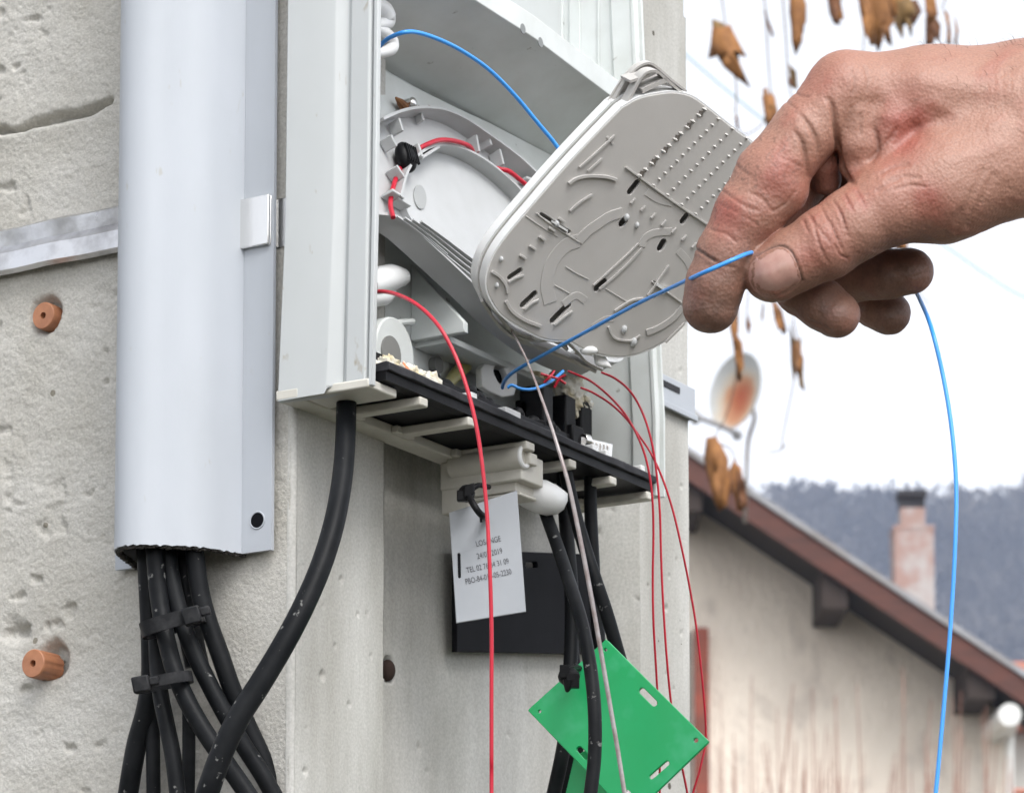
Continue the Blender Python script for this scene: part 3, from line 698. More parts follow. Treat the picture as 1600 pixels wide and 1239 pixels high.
# ------------------------------------------------------------------ splice trays
def build_rear_tray():
    k = .30; pl = PL(onY(700, 330, -.014), (-.05, -1, k))
    root = empty('splice_tray', pl.hit(700, 430), 'round white fibre splice tray seated inside the open box, holding a red loop', 'splice tray')
    outl = [(556, 215), (575, 200), (600, 189), (625, 183), (650, 182), (675, 186), (705, 199), (740, 222), (775, 247), (805, 272), (840, 310), (880, 370), (910, 430), (938, 500), (950, 545), (948, 572), (925, 575), (880, 558), (835, 534), (785, 496), (738, 451), (692, 408), (655, 374), (632, 354), (612, 342), (590, 338), (560, 336), (548, 300), (546, 250)]
    hole = [pl.uv(655 + 9.5 * math.cos(a) + 2 * math.sin(a), 309 + 19 * math.sin(a)) for a in np.linspace(0, 2 * math.pi, 24, endpoint=False)]
    plate('tray_floor', pl, outl, [], .0016, MT['traywhite'], root, 0, .0003, smooth_n=3)
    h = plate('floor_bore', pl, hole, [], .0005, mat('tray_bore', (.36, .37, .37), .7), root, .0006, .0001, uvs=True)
    r = MB(); r.ribbon(pl, outl[1:18], 0, .0075, .0011); r.build('outer_rim', MT['traywhite'], root, True, 50)
    r = MB(); r.ribbon(pl, outl[16:27], -.0085, .0022, .0011); r.build('lower_rim', MT['traywhite'], root, True, 50)
    inner = [(606, 318), (611, 300), (618, 278), (632, 256), (652, 242), (678, 237), (705, 243), (735, 258), (765, 280), (795, 308), (822, 342), (840, 380)]
    r = MB(); r.ribbon(pl, inner, 0, .0062, .0010)
    r.ribbon(pl, [(622, 322), (628, 338), (640, 356), (662, 378), (690, 402)], 0, .0030, .0009)
    r.build('inner_ring', MT['traywhite'], root, True, 50)
    for (x, y, x2, y2, h) in ((605, 196, 611, 216, .006), (592, 222, 601, 240, .006), (633, 236, 640, 258, .0065), (640, 258, 668, 240, .006), (601, 270, 613, 288, .006), (594, 308, 612, 320, .006), (606, 318, 626, 330, .005), (726, 222, 731, 248, .006), (744, 218, 750, 238, .006), (763, 244, 769, 268, .006), (712, 228, 716, 240, .003), (808, 286, 818, 290, .005), (643, 172, 650, 196, .004)):
        tb = MB(); tb.ribbon(pl, [(x, y), (x2, y2)], 0.0005, h, .0013, 2); tb.build('guide_tab', MT['traywhite'], root, True, 40, .0003)
    # grey inner shade plate seen as a darker wedge below the ring
    for j in range(4):                                # stacked thin hinged leaves along the lower edge
        o = [(612 + 9 * j, 342 + 5 * j), (650 + 8 * j, 370 + 4 * j), (700 + 6 * j, 412 + 1 * j), (745 + 5 * j, 448 - j), (800 + 2 * j, 496 - 3 * j)]
        f = MB(); f.ribbon(pl, o, .0012, .0026 + .0012 * j, .0007, 6); f.build('hinged_leaf', MT['traywhite'], root, True, 40)
    ln = MB(); ln.ribbon(pl, [(671, 373), (705, 391), (742, 411)], .0005, .0009, .0006, 3); ln.build('seam', mat('tray_seam', (.22, .2, .17), .8), root, False)
    # black splice sleeve holder
    a = pl.hit(621, 254) + pl.n * .004
    b = MB(); b.ell(a, [pl.u * .0048, pl.v * .0062, pl.n * .0036], 20, 12)
    for q in range(6): b.box(a + pl.u * (-.003 + .0012 * q) + pl.n * .0030, pl.u * .00025, pl.v * .0036, pl.n * .0005)
    s = b.build('splice_holder', MT['black'], None, True, 60)
    tag(s, 'small black ribbed splice holder clipped in the round white tray', 'splice holder')
    # red fibre loop lying in the tray
    f = MB(); L = lambda pts, h: [pl.hit(x, y) + pl.n * h for x, y in pts]
    pts = [(601, 348, 4), (600, 325, 3), (604, 300, 3), (612, 280, 2.5), (622, 262, 2), (634, 246, 4), (645, 239, 6.6), (665, 233, 7.2), (690, 235, 7.2), (714, 242, 6.4), (730, 251, 3.5), (748, 262, 2.5), (762, 273, 5), (772, 281, 7.2), (788, 293, 7.2), (806, 307, 7), (822, 320, 6)]
    f.tube([pl.hit(x, y) + pl.n * h * .001 for x, y, h in pts], .00095, 10)
    tag(f.build('red_fibre', MT['red'], None, True, 60), 'red fibre loop lying inside the round white splice tray', 'optical fibre', 'red optical fibres of the box')
build_rear_tray()

def build_tipped():
    nrm = cam2w((.40, -.43, .81)); pl = PL(P(960, 340, 1.135), nrm)
    shift = lambda h: None
    outl = [(972, 170), (936, 207), (900, 245), (864, 285), (830, 325), (800, 360), (778, 390), (765, 418), (761, 445), (768, 468), (786, 493), (815, 512), (845, 527), (868, 532), (890, 533), (915, 546), (945, 555), (975, 557), (1005, 550), (1040, 532), (1068, 507), (1110, 462), (1150, 405), (1185, 335), (1204, 285), (1203, 255), (1180, 228), (1140, 197), (1100, 165), (1078, 151), (1052, 146), (1024, 149), (996, 156)]
    inset = [((x - 985) * .955 + 985, (y - 345) * .955 + 345) for x, y in outl]
    def one(label, h, front):
        root = empty('splice_tray', pl.hit(930, 540) + pl.n * h, label, 'splice tray')
        holes = []
        if front:
            holes = [slot(pl, (797, 434), (813, 423), .0010), slot(pl, (817, 477), (836, 459), .0011), slot(pl, (864, 501), (888, 477), .0012), slot(pl, (933, 451), (944, 441), .0013), slot(pl, (846, 335), (890, 363), .0006), slot(pl, (1022, 442), (1042, 454), .0006), slot(pl, (972, 350), (977, 344), .0013), slot(pl, (1032, 388), (1037, 379), .0013), slot(pl, (1067, 346), (1073, 338), .0012), slot(pl, (985, 300), (996, 286), .0012)]
        plate('tray_floor', pl, outl, holes, .0014, MT['tray'], root, h - .0002, .0002, smooth_n=3)
        r = MB(); r.ribbon(pl, outl + [outl[0]], h - .0055, h - .0004, .0013, 4); r.build('outer_rim', MT['white'], root, True, 50)  # whiter than the floor: skylight on the edge put into the colour
        return root
    fr = one('grey underside of a white splice tray tipped up in front of the hand', 0.0, True)
    bk = one('second white splice tray nested behind the tipped up grey one', -.0079, False)
    fl = -.0002
    rb = MB()
    for pts, hh, w in (([(888, 287), (900, 279), (919, 275), (945, 276), (963, 281)], .0022, .0011), ([(904, 377), (918, 362), (935, 350), (952, 339), (973, 332)], .0016, .0022), ([(977, 261), (1010, 285), (1050, 314), (1102, 349), (1130, 370)], .0016, .0007),
                       ([(936, 452), (960, 432), (985, 408), (1003, 388)], .0012, .0010), ([(927, 446), (952, 424), (978, 400), (998, 380)], .0012, .0008), ([(1003, 386), (1008, 372), (1024, 364), (1050, 362)], .0014, .0016), ([(860, 474), (855, 445), (862, 412), (882, 386), (905, 376)], .0009, .0030), ([(880, 476), (900, 462), (915, 470)], .0009, .0016), ([(1010, 300), (1030, 312), (1052, 318)], .0010, .0016), ([(925, 512), (945, 500), (960, 498)], .0009, .0014), ([(948, 214), (953, 219), (958, 226)], .0009, .0008), ([(1060, 392), (1074, 408), (1084, 430)], .0009, .0016),
                       ([(768, 424), (780, 432), (790, 445), (793, 458)], .0018, .0010), ([(794, 441), (806, 434), (818, 430)], .0016, .0008), ([(819, 484), (830, 474), (842, 468)], .0016, .0008), ([(866, 508), (880, 496), (894, 486)], .0016, .0008),
                       ([(884, 417), (900, 427), (920, 437)], .0006, .0004), ([(867, 446), (878, 452), (890, 459)], .0006, .0004), ([(946, 451), (962, 461), (980, 472)], .0006, .0004), ([(838, 333), (860, 350), (906, 379)], .0010, .0005), ([(822, 338), (845, 354), (872, 370)], .0006, .0004),
                       ([(1018, 440), (1040, 455), (1066, 474)], .0012, .0006), ([(1010, 520), (1030, 512), (1052, 497), (1066, 480)], .0022, .0014), ([(950, 510), (960, 528), (985, 532), (1000, 524)], .0016, .0008), ([(790, 470), (800, 486), (820, 500), (845, 510)], .0018, .0012), ([(1040, 535), (1055, 520), (1070, 505)], .001, .001)):
        rb.ribbon(pl, pts, fl, fl + hh * (.5 if w < .0013 else .22), w * (1.0 if w < .0013 else 1.7), 5)
    for k in range(7):
        x, y = 985 + 16 * k, 318 + 11.5 * k; rb.ribbon(pl, [(x, y), (x + 7, y - 8)], fl, fl + .0010, .0007, 2)
    for k in range(5):
        x, y = 812 + 15 * k, 398 - 16 * k * .9; rb.ribbon(pl, [(x, y), (x + 9, y + 6)], fl, fl + .0012, .0008, 2)
    for pts in ([(905, 262), (930, 240), (960, 212)], [(918, 268), (940, 248)], [(890, 330), (906, 316), (925, 304)], [(1045, 415), (1030, 436), (1012, 462)], [(960, 486), (985, 470), (1005, 466)]): rb.ribbon(pl, pts, fl, fl + .0008, .0009, 4)
    rb.build('moulded_rib', MT['tray'], fr, True, 50, .0002)
    kb = MB()
    for cx, cy, rr in ((979, 340, .0012), (975, 515, .0014), (990, 535, .0016), (783, 405, .0009), (776, 446, .0009), (870, 350, .0011), (995, 352, .0010)):
        c = pl.hit(cx, cy); k1 = MB(); k1.ell(c, [pl.u * rr * .8, pl.v * rr * 1.2, pl.n * .0013], 12, 8); k1.build('locating_pin', MT['traywhite'], fr, True, 60)
    kb.box(pl.hit(874, 353) + pl.n * .0003, _n(pl.hit(890, 363) - pl.hit(858, 343)) * .0036, pl.v * .0004, pl.n * .0007)
    kb.build('snap_clip', MT['white'], fr, True, 60); kb = MB()
    kb.box(pl.hit(1034, 449) + pl.n * .0004, _n(pl.hit(1046, 457) - pl.hit(1022, 442)) * .0030, pl.v * .0006, pl.n * .0008)
    kb.build('snap_clip', MT['white'], fr, True, 60)
    th = MB()                                          # rows of small retaining teeth
    a0 = np.array([1100.0, 172.0]); du = np.array([-9.2, 9.4]); dv = np.array([22.0, 15.0])
    for i in range(12):
        for j in range(6):
            q = a0 + du * i + dv * j
            if q[0] > 1165 and q[1] > 300: continue
            c = np.array(pl.uv(*q)); s = .0010 if j == 0 else .00075
            A, B, C_, D = pl.at(c[0] - s, c[1] + s * .5, fl), pl.at(c[0] + s * .4, c[1] + s, fl), pl.at(c[0] + s * .6, c[1] - s * .8, fl), pl.at(c[0] + s * .5, c[1] + s * .2, fl + .0018 if j == 0 else fl + .0012)
            th.add([A, B, C_, D], [(0, 2, 1), (0, 1, 3), (1, 2, 3), (2, 0, 3)])
    th.build('retaining_teeth', MT['tray'], fr, False)
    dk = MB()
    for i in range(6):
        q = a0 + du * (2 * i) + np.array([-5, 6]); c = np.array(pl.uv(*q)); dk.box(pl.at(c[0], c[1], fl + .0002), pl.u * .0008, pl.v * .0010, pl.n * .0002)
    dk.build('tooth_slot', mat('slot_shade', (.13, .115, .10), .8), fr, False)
    # raised corner bracket at the top: two thin flanges and cross tabs
    pb = PL(pl.hit(1010, 150) - pl.n * .002, nrm); pc = PL(pl.hit(1010, 150) - pl.n * .010, nrm)
    cn = MB()
    cn.ribbon(pb, [(972, 172), (985, 150), (1000, 122), (1012, 112), (1026, 112), (1040, 124), (1066, 146), (1100, 172)], -.004, .001, .0009, 6)
    cn.ribbon(pc, [(946, 178), (958, 156), (976, 126), (992, 106), (1010, 98), (1024, 104), (1046, 123), (1070, 142)], -.0015, .0015, .0008, 6)
    cn.ribbon(pb, [(985, 128), (1015, 118)], -.008, .0, .0010, 2); cn.ribbon(pb, [(1002, 142), (1040, 124)], -.006, .001, .0016, 2); cn.ribbon(pb, [(975, 166), (1012, 152)], -.005, .0012, .0012, 2)
    cn.build('corner_bracket', MT['tray'], fr, True, 50)
    sk = plate('bracket_web', pc, [(940, 180), (956, 151), (976, 119), (993, 102), (1010, 98), (1024, 105), (1046, 124), (1070, 142), (1100, 168), (1050, 160), (1000, 168), (960, 184)], [], .0010, MT['tray'], fr, -.0008, .0002)
    # bottom hinge leaves, gathered and wavy
    hg = MB()
    ph = PL(P(870, 545, 1.165), cam2w((.25, -.75, .6)))
    for pts, hh in (([(765, 470), (790, 505), (820, 522), (850, 526), (880, 530), (900, 546), (915, 562), (940, 575)], .004), ([(752, 468), (780, 508), (810, 530), (845, 540), (875, 552), (905, 565)], .003), ([(790, 508), (830, 536), (880, 556), (930, 578)], .0035), ([(800, 520), (830, 528), (862, 528), (885, 542)], .005)):
        hg.ribbon(ph, pts, -hh, hh * .4, .0010, 7)
    hg.build('hinge_leaf', MT['tray'], fr, True, 50)
    et = MB(); et.hexa([P(925, 545, 1.16), P(945, 556, 1.16), P(958, 576, 1.16), P(930, 572, 1.16)], [P(925, 545, 1.168), P(945, 556, 1.168), P(958, 576, 1.168), P(930, 572, 1.168)])
    et.build('hinge_tip', MT['white'], fr, True, 30, .0012)
    pin = MB(); pin.ell(P(842, 524, 1.155), [RIGHT * .0028, UP * .0022, BACK * .002], 12, 8); pin.ell(P(920, 548, 1.155), [RIGHT * .0034, UP * .0018, BACK * .002], 12, 8); pin.build('hinge_pin', MT['white'], fr)
build_tipped()

# ------------------------------------------------------------------ fibres
RED_G = 'red optical fibres of the box'
def fibre(name, pts, r, m, label, group=None, seg=10):
    q = [P(*p) for p in pts]
    if pts[-1][1] > 1240: q += [q[-1] + np.array([0, 0, -.14]) + (q[-1] - q[-2]) * .6, q[-1] + np.array([0, 0, -.42]) + (q[-1] - q[-2]) * .6]
    b = MB(); b.tube(q, r, seg, 10)
    return tag(b.build(name, MT[m], None, True, 60), label, 'optical fibre', group)
fibre('blue_fibre', [(785, 606, 1.21), (788, 596, 1.20), (800, 583, 1.185), (830, 565, 1.165), (900, 527, 1.13), (990, 478, 1.075), (1040, 454, 1.03), (1080, 435, .988), (1100, 426, .978), (1125, 415, .976), (1150, 404, .977), (1170, 396, .984), (1188, 394, .996), (1220, 398, 1.006), (1280, 400, 1.022), (1340, 408, 1.042), (1395, 425, 1.046), (1424, 447, 1.036), (1440, 474, 1.02), (1456, 515, .995), (1474, 590, .99), (1487, 670, .985), (1494, 760, .98), (1492, 860, .975), (1485, 980, .972), (1475, 1100, .97), (1462, 1239, .968), (1452, 1330, .967)], .00068, 'blue', 'blue fibre pinched by the hand and hanging down on its far side')
fibre('blue_fibre', [(584, 84, 1.135), (594, 72, 1.135), (608, 60, 1.13), (632, 51, 1.125), (655, 52, 1.132), (690, 64, 1.142), (725, 82, 1.152), (765, 110, 1.164), (805, 150, 1.175), (840, 192, 1.183), (868, 226, 1.188), (890, 260, 1.19)], .0008, 'blue', 'blue fibre arching across the inside of the box behind the trays')
fibre('blue_fibre', [(793, 606, 1.2), (800, 602, 1.2), (815, 608, 1.2), (832, 608, 1.205), (850, 602, 1.21), (866, 592, 1.215), (880, 580, 1.22)], .0006, 'blue', 'short pale blue fibre sagging between white port frame and sponge plug')
fibre('red_fibre', [(570, 458, 1.11), (586, 456, 1.105), (602, 456, 1.10), (622, 461, 1.09), (645, 472, 1.08), (668, 490, 1.075), (690, 516, 1.07), (710, 553, 1.068), (727, 598, 1.065), (742, 655, 1.063), (752, 715, 1.062), (760, 790, 1.061), (765, 880, 1.06), (768, 980, 1.06), (768, 1080, 1.06), (768, 1180, 1.06), (768, 1300, 1.06)], .0007, 'red', 'thick red fibre arching out of the box and hanging straight down over the tag', RED_G)
fibre('red_fibre', [(940, 582, 1.20), (962, 592, 1.195), (985, 612, 1.19), (1004, 645, 1.188), (1018, 690, 1.187), (1026, 740, 1.187), (1031, 800, 1.188), (1033, 870, 1.19), (1036, 940, 1.192), (1042, 1030, 1.195), (1050, 1110, 1.20), (1062, 1180, 1.205), (1075, 1245, 1.21), (1085, 1320, 1.212)], .00044, 'red', 'outermost red fibre curving over the front lip of the right box wall', RED_G)
fibre('red_fibre', [(888, 580, 1.205), (900, 585, 1.2), (925, 597, 1.195), (955, 622, 1.19), (980, 652, 1.188), (1000, 690, 1.187), (1012, 728, 1.187), (1019, 775, 1.188), (1021, 830, 1.19), (1020, 900, 1.192), (1021, 970, 1.195), (1026, 1060, 1.2), (1030, 1140, 1.205), (1031, 1240, 1.21), (1031, 1320, 1.212)], .00044, 'red', 'red fibre from the sponge plug hanging innermost down the right box wall', RED_G)
fibre('red_fibre', [(908, 606, 1.21), (925, 613, 1.205), (950, 628, 1.2), (975, 650, 1.195), (998, 680, 1.193), (1018, 710, 1.19), (1036, 750, 1.19), (1052, 800, 1.192), (1066, 860, 1.195), (1078, 920, 1.2), (1088, 980, 1.203), (1096, 1050, 1.206), (1102, 1120, 1.21), (1102, 1160, 1.212), (1094, 1200, 1.212), (1080, 1250, 1.212), (1072, 1310, 1.212)], .00042, 'red', 'thin dark red fibre bowing out farthest right across the pole edge', RED_G)
b = MB()
for pts in ([(845, 584, 1.21), (858, 588, 1.21), (872, 592, 1.21), (884, 600, 1.21)], [(850, 598, 1.21), (860, 588, 1.21), (866, 580, 1.215)], [(866, 606, 1.205), (874, 592, 1.205), (884, 586, 1.205)]): b.tube([P(*p) for p in pts], .0005, 8)
tag(b.build('red_fibre', MT['red'], None, True, 60), 'short tangled red fibre ends beside the white sponge plug', 'optical fibre', RED_G)
fibre('clear_tube', [(774, 478, 1.16), (788, 500, 1.155), (800, 518, 1.15), (820, 556, 1.13), (838, 600, 1.10), (856, 650, 1.085), (872, 700, 1.078), (888, 755, 1.074), (901, 815, 1.072), (915, 885, 1.071), (928, 955, 1.070), (941, 1030, 1.07), (953, 1100, 1.07), (965, 1170, 1.07), (976, 1240, 1.07), (986, 1310, 1.07)], [.0004, .0004, .0005, .0007, .0008, .0008, .0008, .0008, .0008], 'clear', 'clear grey fibre tube hanging from the trays across the green plate')

# ------------------------------------------------------------------ black cables
CG = 'black cables under the white cable guard'
def cable(pts, r, label, group=None, depth=None):
    b = MB(); q = [P(*p) for p in pts]
    if pts[-1][1] > 1240: dv = (q[-1] - q[-2]); q += [q[-1] + dv * 1.5 + np.array([0, 0, -.012]), q[-1] + dv * 2.4 + np.array([0, 0, -.10]), q[-1] + dv * 2.4 + np.array([0, 0, -.45])]
    b.tube(q, r, 18, 10)
    return tag(b.build('black_cable', MT['cable'], None, True, 60), label, 'cable', group)
e = 1.0 / FPX * 1.11
cable([(545, 560, 1.125), (542, 600, 1.12), (541, 640, 1.115), (539, 700, 1.105), (533, 760, 1.095), (520, 825, 1.085), (500, 888, 1.078), (472, 952, 1.072), (440, 1012, 1.068), (405, 1070, 1.066), (372, 1122, 1.065), (345, 1180, 1.065), (322, 1245, 1.066), (300, 1320, 1.068)], [.0036, .0036, .0038, .0040, .0040, .0041], 'thick black cable curving down from the box and crossing the bundle')
cable([(225, 800, 1.128), (229, 860, 1.128), (233, 930, 1.128), (236, 1000, 1.127), (236, 1060, 1.128), (228, 1110, 1.13), (213, 1165, 1.133), (200, 1240, 1.136), (188, 1320, 1.14)], .0037, 'leftmost black cable of the bundle, bending away to the left', CG)
cable([(238, 800, 1.118), (242, 860, 1.118), (248, 930, 1.116), (258, 990, 1.112), (272, 1045, 1.108), (290, 1090, 1.105), (318, 1140, 1.102), (352, 1190, 1.1), (390, 1245, 1.098), (430, 1310, 1.096)], .0033, 'black cable that passes under both ties and slants right behind the thick one', CG)
cable([(258, 800, 1.121), (262, 860, 1.121), (268, 905, 1.119), (280, 955, 1.117), (297, 1005, 1.114), (320, 1055, 1.112), (346, 1105, 1.11), (378, 1160, 1.109), (410, 1210, 1.108), (432, 1250, 1.108), (465, 1310, 1.107)], .0032, 'black cable crossing under the upper tie head and slanting right', CG)
cable([(300, 800, 1.119), (304, 860, 1.119), (312, 920, 1.118), (325, 970, 1.117), (343, 1020, 1.116), (362, 1075, 1.115), (385, 1130, 1.115), (408, 1180, 1.115), (432, 1240, 1.115), (460, 1310, 1.115)], .0034, 'rightmost black cable leaving the guard apart from the tied ones', CG)
cable([(244, 990, 1.123), (246, 1040, 1.122), (251, 1085, 1.118), (260, 1130, 1.114), (270, 1180, 1.112), (278, 1245, 1.11), (285, 1320, 1.108)], .0030, 'dusty black cable running straight down from the lower tie', CG)
cable([(237, 1050, 1.132), (238, 1100, 1.132), (239, 1160, 1.131), (240, 1245, 1.13), (241, 1320, 1.13)], .0026, 'thin dark cable hanging straight down at the far back of the bundle', CG)
cable([(294, 1085, 1.126), (295, 1130, 1.126), (295, 1180, 1.126), (294, 1245, 1.126), (293, 1320, 1.126)], .0024, 'thin vertical cable half hidden between the dusty and the slanting cables', CG)
cable([(284, 800, 1.132), (288, 860, 1.132), (292, 930, 1.131), (298, 990, 1.130), (308, 1040, 1.13)], .0044, 'black cable deepest inside the guard, hidden behind the upper tie', CG)
RG = 'black cables below the box latch'
cable([(842, 760, 1.225), (852, 800, 1.215), (868, 845, 1.2), (888, 905, 1.178), (908, 970, 1.16), (922, 1040, 1.145), (929, 1110, 1.137), (929, 1180, 1.133), (922, 1245, 1.13), (912, 1320, 1.13)], .0025, 'black cable bowing in front of the green plate', RG)
cable([(880, 740, 1.235), (883, 800, 1.232), (888, 860, 1.228), (893, 930, 1.222), (893, 1000, 1.218), (890, 1060, 1.214), (888, 1110, 1.212), (880, 1170, 1.212), (864, 1245, 1.214), (850, 1310, 1.216)], .0028, 'black cable hanging straight behind the tie on the green plate', RG)
cable([(884, 740, 1.222), (895, 790, 1.22), (912, 850, 1.216), (930, 905, 1.213), (947, 955, 1.212), (963, 1010, 1.212), (976, 1060, 1.213), (985, 1120, 1.214)], .0027, 'black cable slanting right and vanishing behind the green plate top corner', RG)
cable([(922, 740, 1.245), (923, 800, 1.245), (926, 860, 1.243), (930, 930, 1.24), (936, 1000, 1.237), (940, 1060, 1.235)], .0026, 'black cable hanging plumb farthest right under the box', RG)
cable([(893, 1000, 1.226), (902, 1100, 1.222), (903, 1160, 1.222), (890, 1210, 1.223), (874, 1260, 1.225), (864, 1310, 1.226)], .0026, 'black cable reappearing under the left edge of the green plate', RG)

def tie(label, a, b, dep, w, head, hs, group):
    root = empty('cable_tie', P((a[0] + b[0]) / 2, (a[1] + b[1]) / 2, dep), label, 'cable tie', group)
    m = MB(); A, B = P(*a, dep), P(*b, dep); ax = _n(B - A); upv = _n(np.cross(BACK, ax)); L = np.linalg.norm(B - A) / 2; C0 = (A + B) / 2
    rings = []
    N = 36
    for k in range(N + 1):                              # a flattened loop round the bundle
        t = 2 * math.pi * k / N; pos = C0 - BACK * .0085 + ax * L * math.copysign(abs(math.cos(t)) ** .7, math.cos(t)) + BACK * (.0095 * math.copysign(abs(math.sin(t)) ** .8, math.sin(t)))
        o = _n(ax * math.cos(t) / L + BACK * math.sin(t) / .0095) * .0007
        rings.append([pos - upv * w - o, pos - upv * w + o, pos + upv * w + o, pos + upv * w - o])
    m.loft(rings, False); m.build('strap', MT['tie'], root, True, 40)
    h = MB(); c = P(*head, dep - .0016); h.box(c, ax * hs, upv * hs * .95, BACK * .0030); h.box(c + ax * hs * 1.5 + upv * .0004, ax * hs * .6, upv * hs * .5, BACK * .0012)
    h.build('tie_head', MT['tie'], root, True, 30, .0006)
TG = 'black cable ties round the cable bundle'
tie('black cable tie round the bundle just below the guard, head at its right end', (219, 983), (312, 957), 1.1025, .0026, (300, 962), .0032, TG)
tie('black cable tie lower on the bundle, head at its left end', (208, 1071), (294, 1054), 1.0985, .0019, (221, 1069), .0030, TG)

# ------------------------------------------------------------------ grey tag with print
def build_tag():
    pl = PL(P(765, 870, 1.175), (-.82, -.55, -.05))
    root = empty('name_tag', pl.hit(765, 800), 'grey printed plastic tag tied below the box latch', 'tag')
    q = [(702, 801), (808, 766), (822, 955), (713, 973)]
    body = plate('tag_plate', pl, q, [slot(pl, (717, 866), (718, 901), .00055)], .0014, MT['tag'], root, 0, .0002)
    lines = [("LOSANGE", (763, 846), 8.5), ("24/07/2019", (765, 865), 8.5), ("TEL 02 76 84 31 09", (762, 884), 8.5), ("PBO-84-017-05-2230", (763, 901), 8.5)]
    A, B = np.array(pl.uv(728, 907)), np.array(pl.uv(798, 891)); d = _n(B - A); n = np.array([-d[1], d[0]])
    if d.dot(np.array(pl.uv(800, 880)) - np.array(pl.uv(730, 880))) < 0: d = -d
    V = []; F = []
    for txt, c, hpx in lines:
        cu = bpy.data.curves.new('txt', 'FONT'); cu.body = txt; cu.align_x = 'CENTER'; cu.align_y = 'CENTER'; cu.size = 1.0
        tmp = bpy.data.objects.new("t", cu); COL.objects.link(tmp)
        me = bpy.data.meshes.new_from_object(tmp.evaluated_get(bpy.context.evaluated_depsgraph_get()))
        sc = .0030; sx = .68 if len(txt) > 12 else .72
        base = len(V); cc = np.array(pl.uv(*c))
        for v in me.vertices:
            p = cc + d * v.co.x * sc * sx + n * v.co.y * sc; V.append(pl.at(p[0], p[1], .00018))
        F += [tuple(base + i for i in p.vertices) for p in me.polygons]
        bpy.data.objects.remove(tmp); bpy.data.curves.remove(cu); bpy.data.meshes.remove(me)
    link('printed_text', V, F, MT['ink'], root, False)
    t = empty('cable_tie', P(735, 775, 1.165), 'knotted black cable tie holding the grey tag to the latch', 'cable tie')
    k = MB(); k.ell(P(729, 771, 1.168), [RIGHT * .0032, UP * .0034, BACK * .003], 12, 8); k.box(P(724, 775, 1.166), RIGHT * .0024, UP * .002, BACK * .0024); k.box(P(733, 767, 1.165), RIGHT * .002 + UP * .0006, UP * .0022, BACK * .0026)
    k.build('tie_head', MT['black'], t, True, 40, .0005)
    s = MB(); s.tube([P(736, 766, 1.17), P(748, 758, 1.172), P(764, 761, 1.18)], .0010, 8); s.tube([P(733, 776, 1.163), P(740, 788, 1.16), P(748, 800, 1.16), P(756, 807, 1.165), P(760, 808, 1.18)], .0013, 8); s.tube([P(751, 806, 1.163), P(752, 816, 1.163)], .0005, 6)
    s.build('strap', MT['black'], t, True, 50)
build_tag()

# ------------------------------------------------------------------ green plates
def build_green():
    pl = PL(P(960, 1120, 1.175), cam2w((-.30, .10, .95)))
    def sl(a, b, w): return slot(pl, a, b, w)
    dot = lambda x, y, r=.0009: [np.array(pl.uv(x, y)) + r * np.array([math.cos(a), math.sin(a)]) for a in np.linspace(0, 2 * math.pi, 14, endpoint=False)]
    C = [(824, 1109), (947, 998), (1108, 1158), (985, 1276)]
    def rounded(C, k=.035):
        o = []
        for i, c in enumerate(C):
            a, b, d = np.array(C[i - 1], float), np.array(c, float), np.array(C[(i + 1) % 4], float)
            for t in (1, .5, .15): o.append(tuple(b + (a - b) * k * t))
            for t in (.5, 1): o.append(tuple(b + (d - b) * k * t))
        return o
    g = plate('green_plate', pl, rounded(C), [sl((1003, 1079), (1022, 1098), .0012), sl((905, 1170), (916, 1182), .0011), sl((1018, 1213), (1042, 1192), .0009), dot(1087, 1156), dot(946, 1015, .0006), dot(843, 1111, .0006)], .0020, MT['green'])
    tag(g, 'bright green slotted plastic plate hung askew in front of the pole', 'plastic plate', 'green plastic plates')
    p2 = PL(P(925, 1230, 1.195), cam2w((-.30, .10, .95)))
    h = plate('green_plate', p2, [(878, 1262), (897, 1182), (950, 1150), (990, 1230), (985, 1330), (900, 1340)], [], .0020, MT['green'])
    tag(h, 'second green plate mostly hidden behind the askew one at the bottom', 'plastic plate', 'green plastic plates')
    t = empty('cable_tie', P(887, 1055, 1.165), 'knotted black cable tie on the upper left edge of the green plate', 'cable tie')
    k = MB(); k.ell(P(889, 1057, 1.168), [RIGHT * .0042, UP * .0036, BACK * .0034], 12, 8); k.box(P(882, 1049, 1.166), RIGHT * .0018, UP * .0024, BACK * .002); k.box(P(895, 1064, 1.166), RIGHT * .0024, UP * .0026, BACK * .003); k.tube([P(888, 1062, 1.164), P(887, 1074, 1.164), P(886, 1080, 1.165)], [.0022, .0014, .0007], 8)
    k.build('tie_head', MT['black'], t, True, 40, .0005)
    s = MB(); s.tube([P(884, 1052, 1.168), P(893, 1046, 1.172), P(904, 1044, 1.18)], .0014, 8); s.build('strap', MT['black'], t)
build_green()
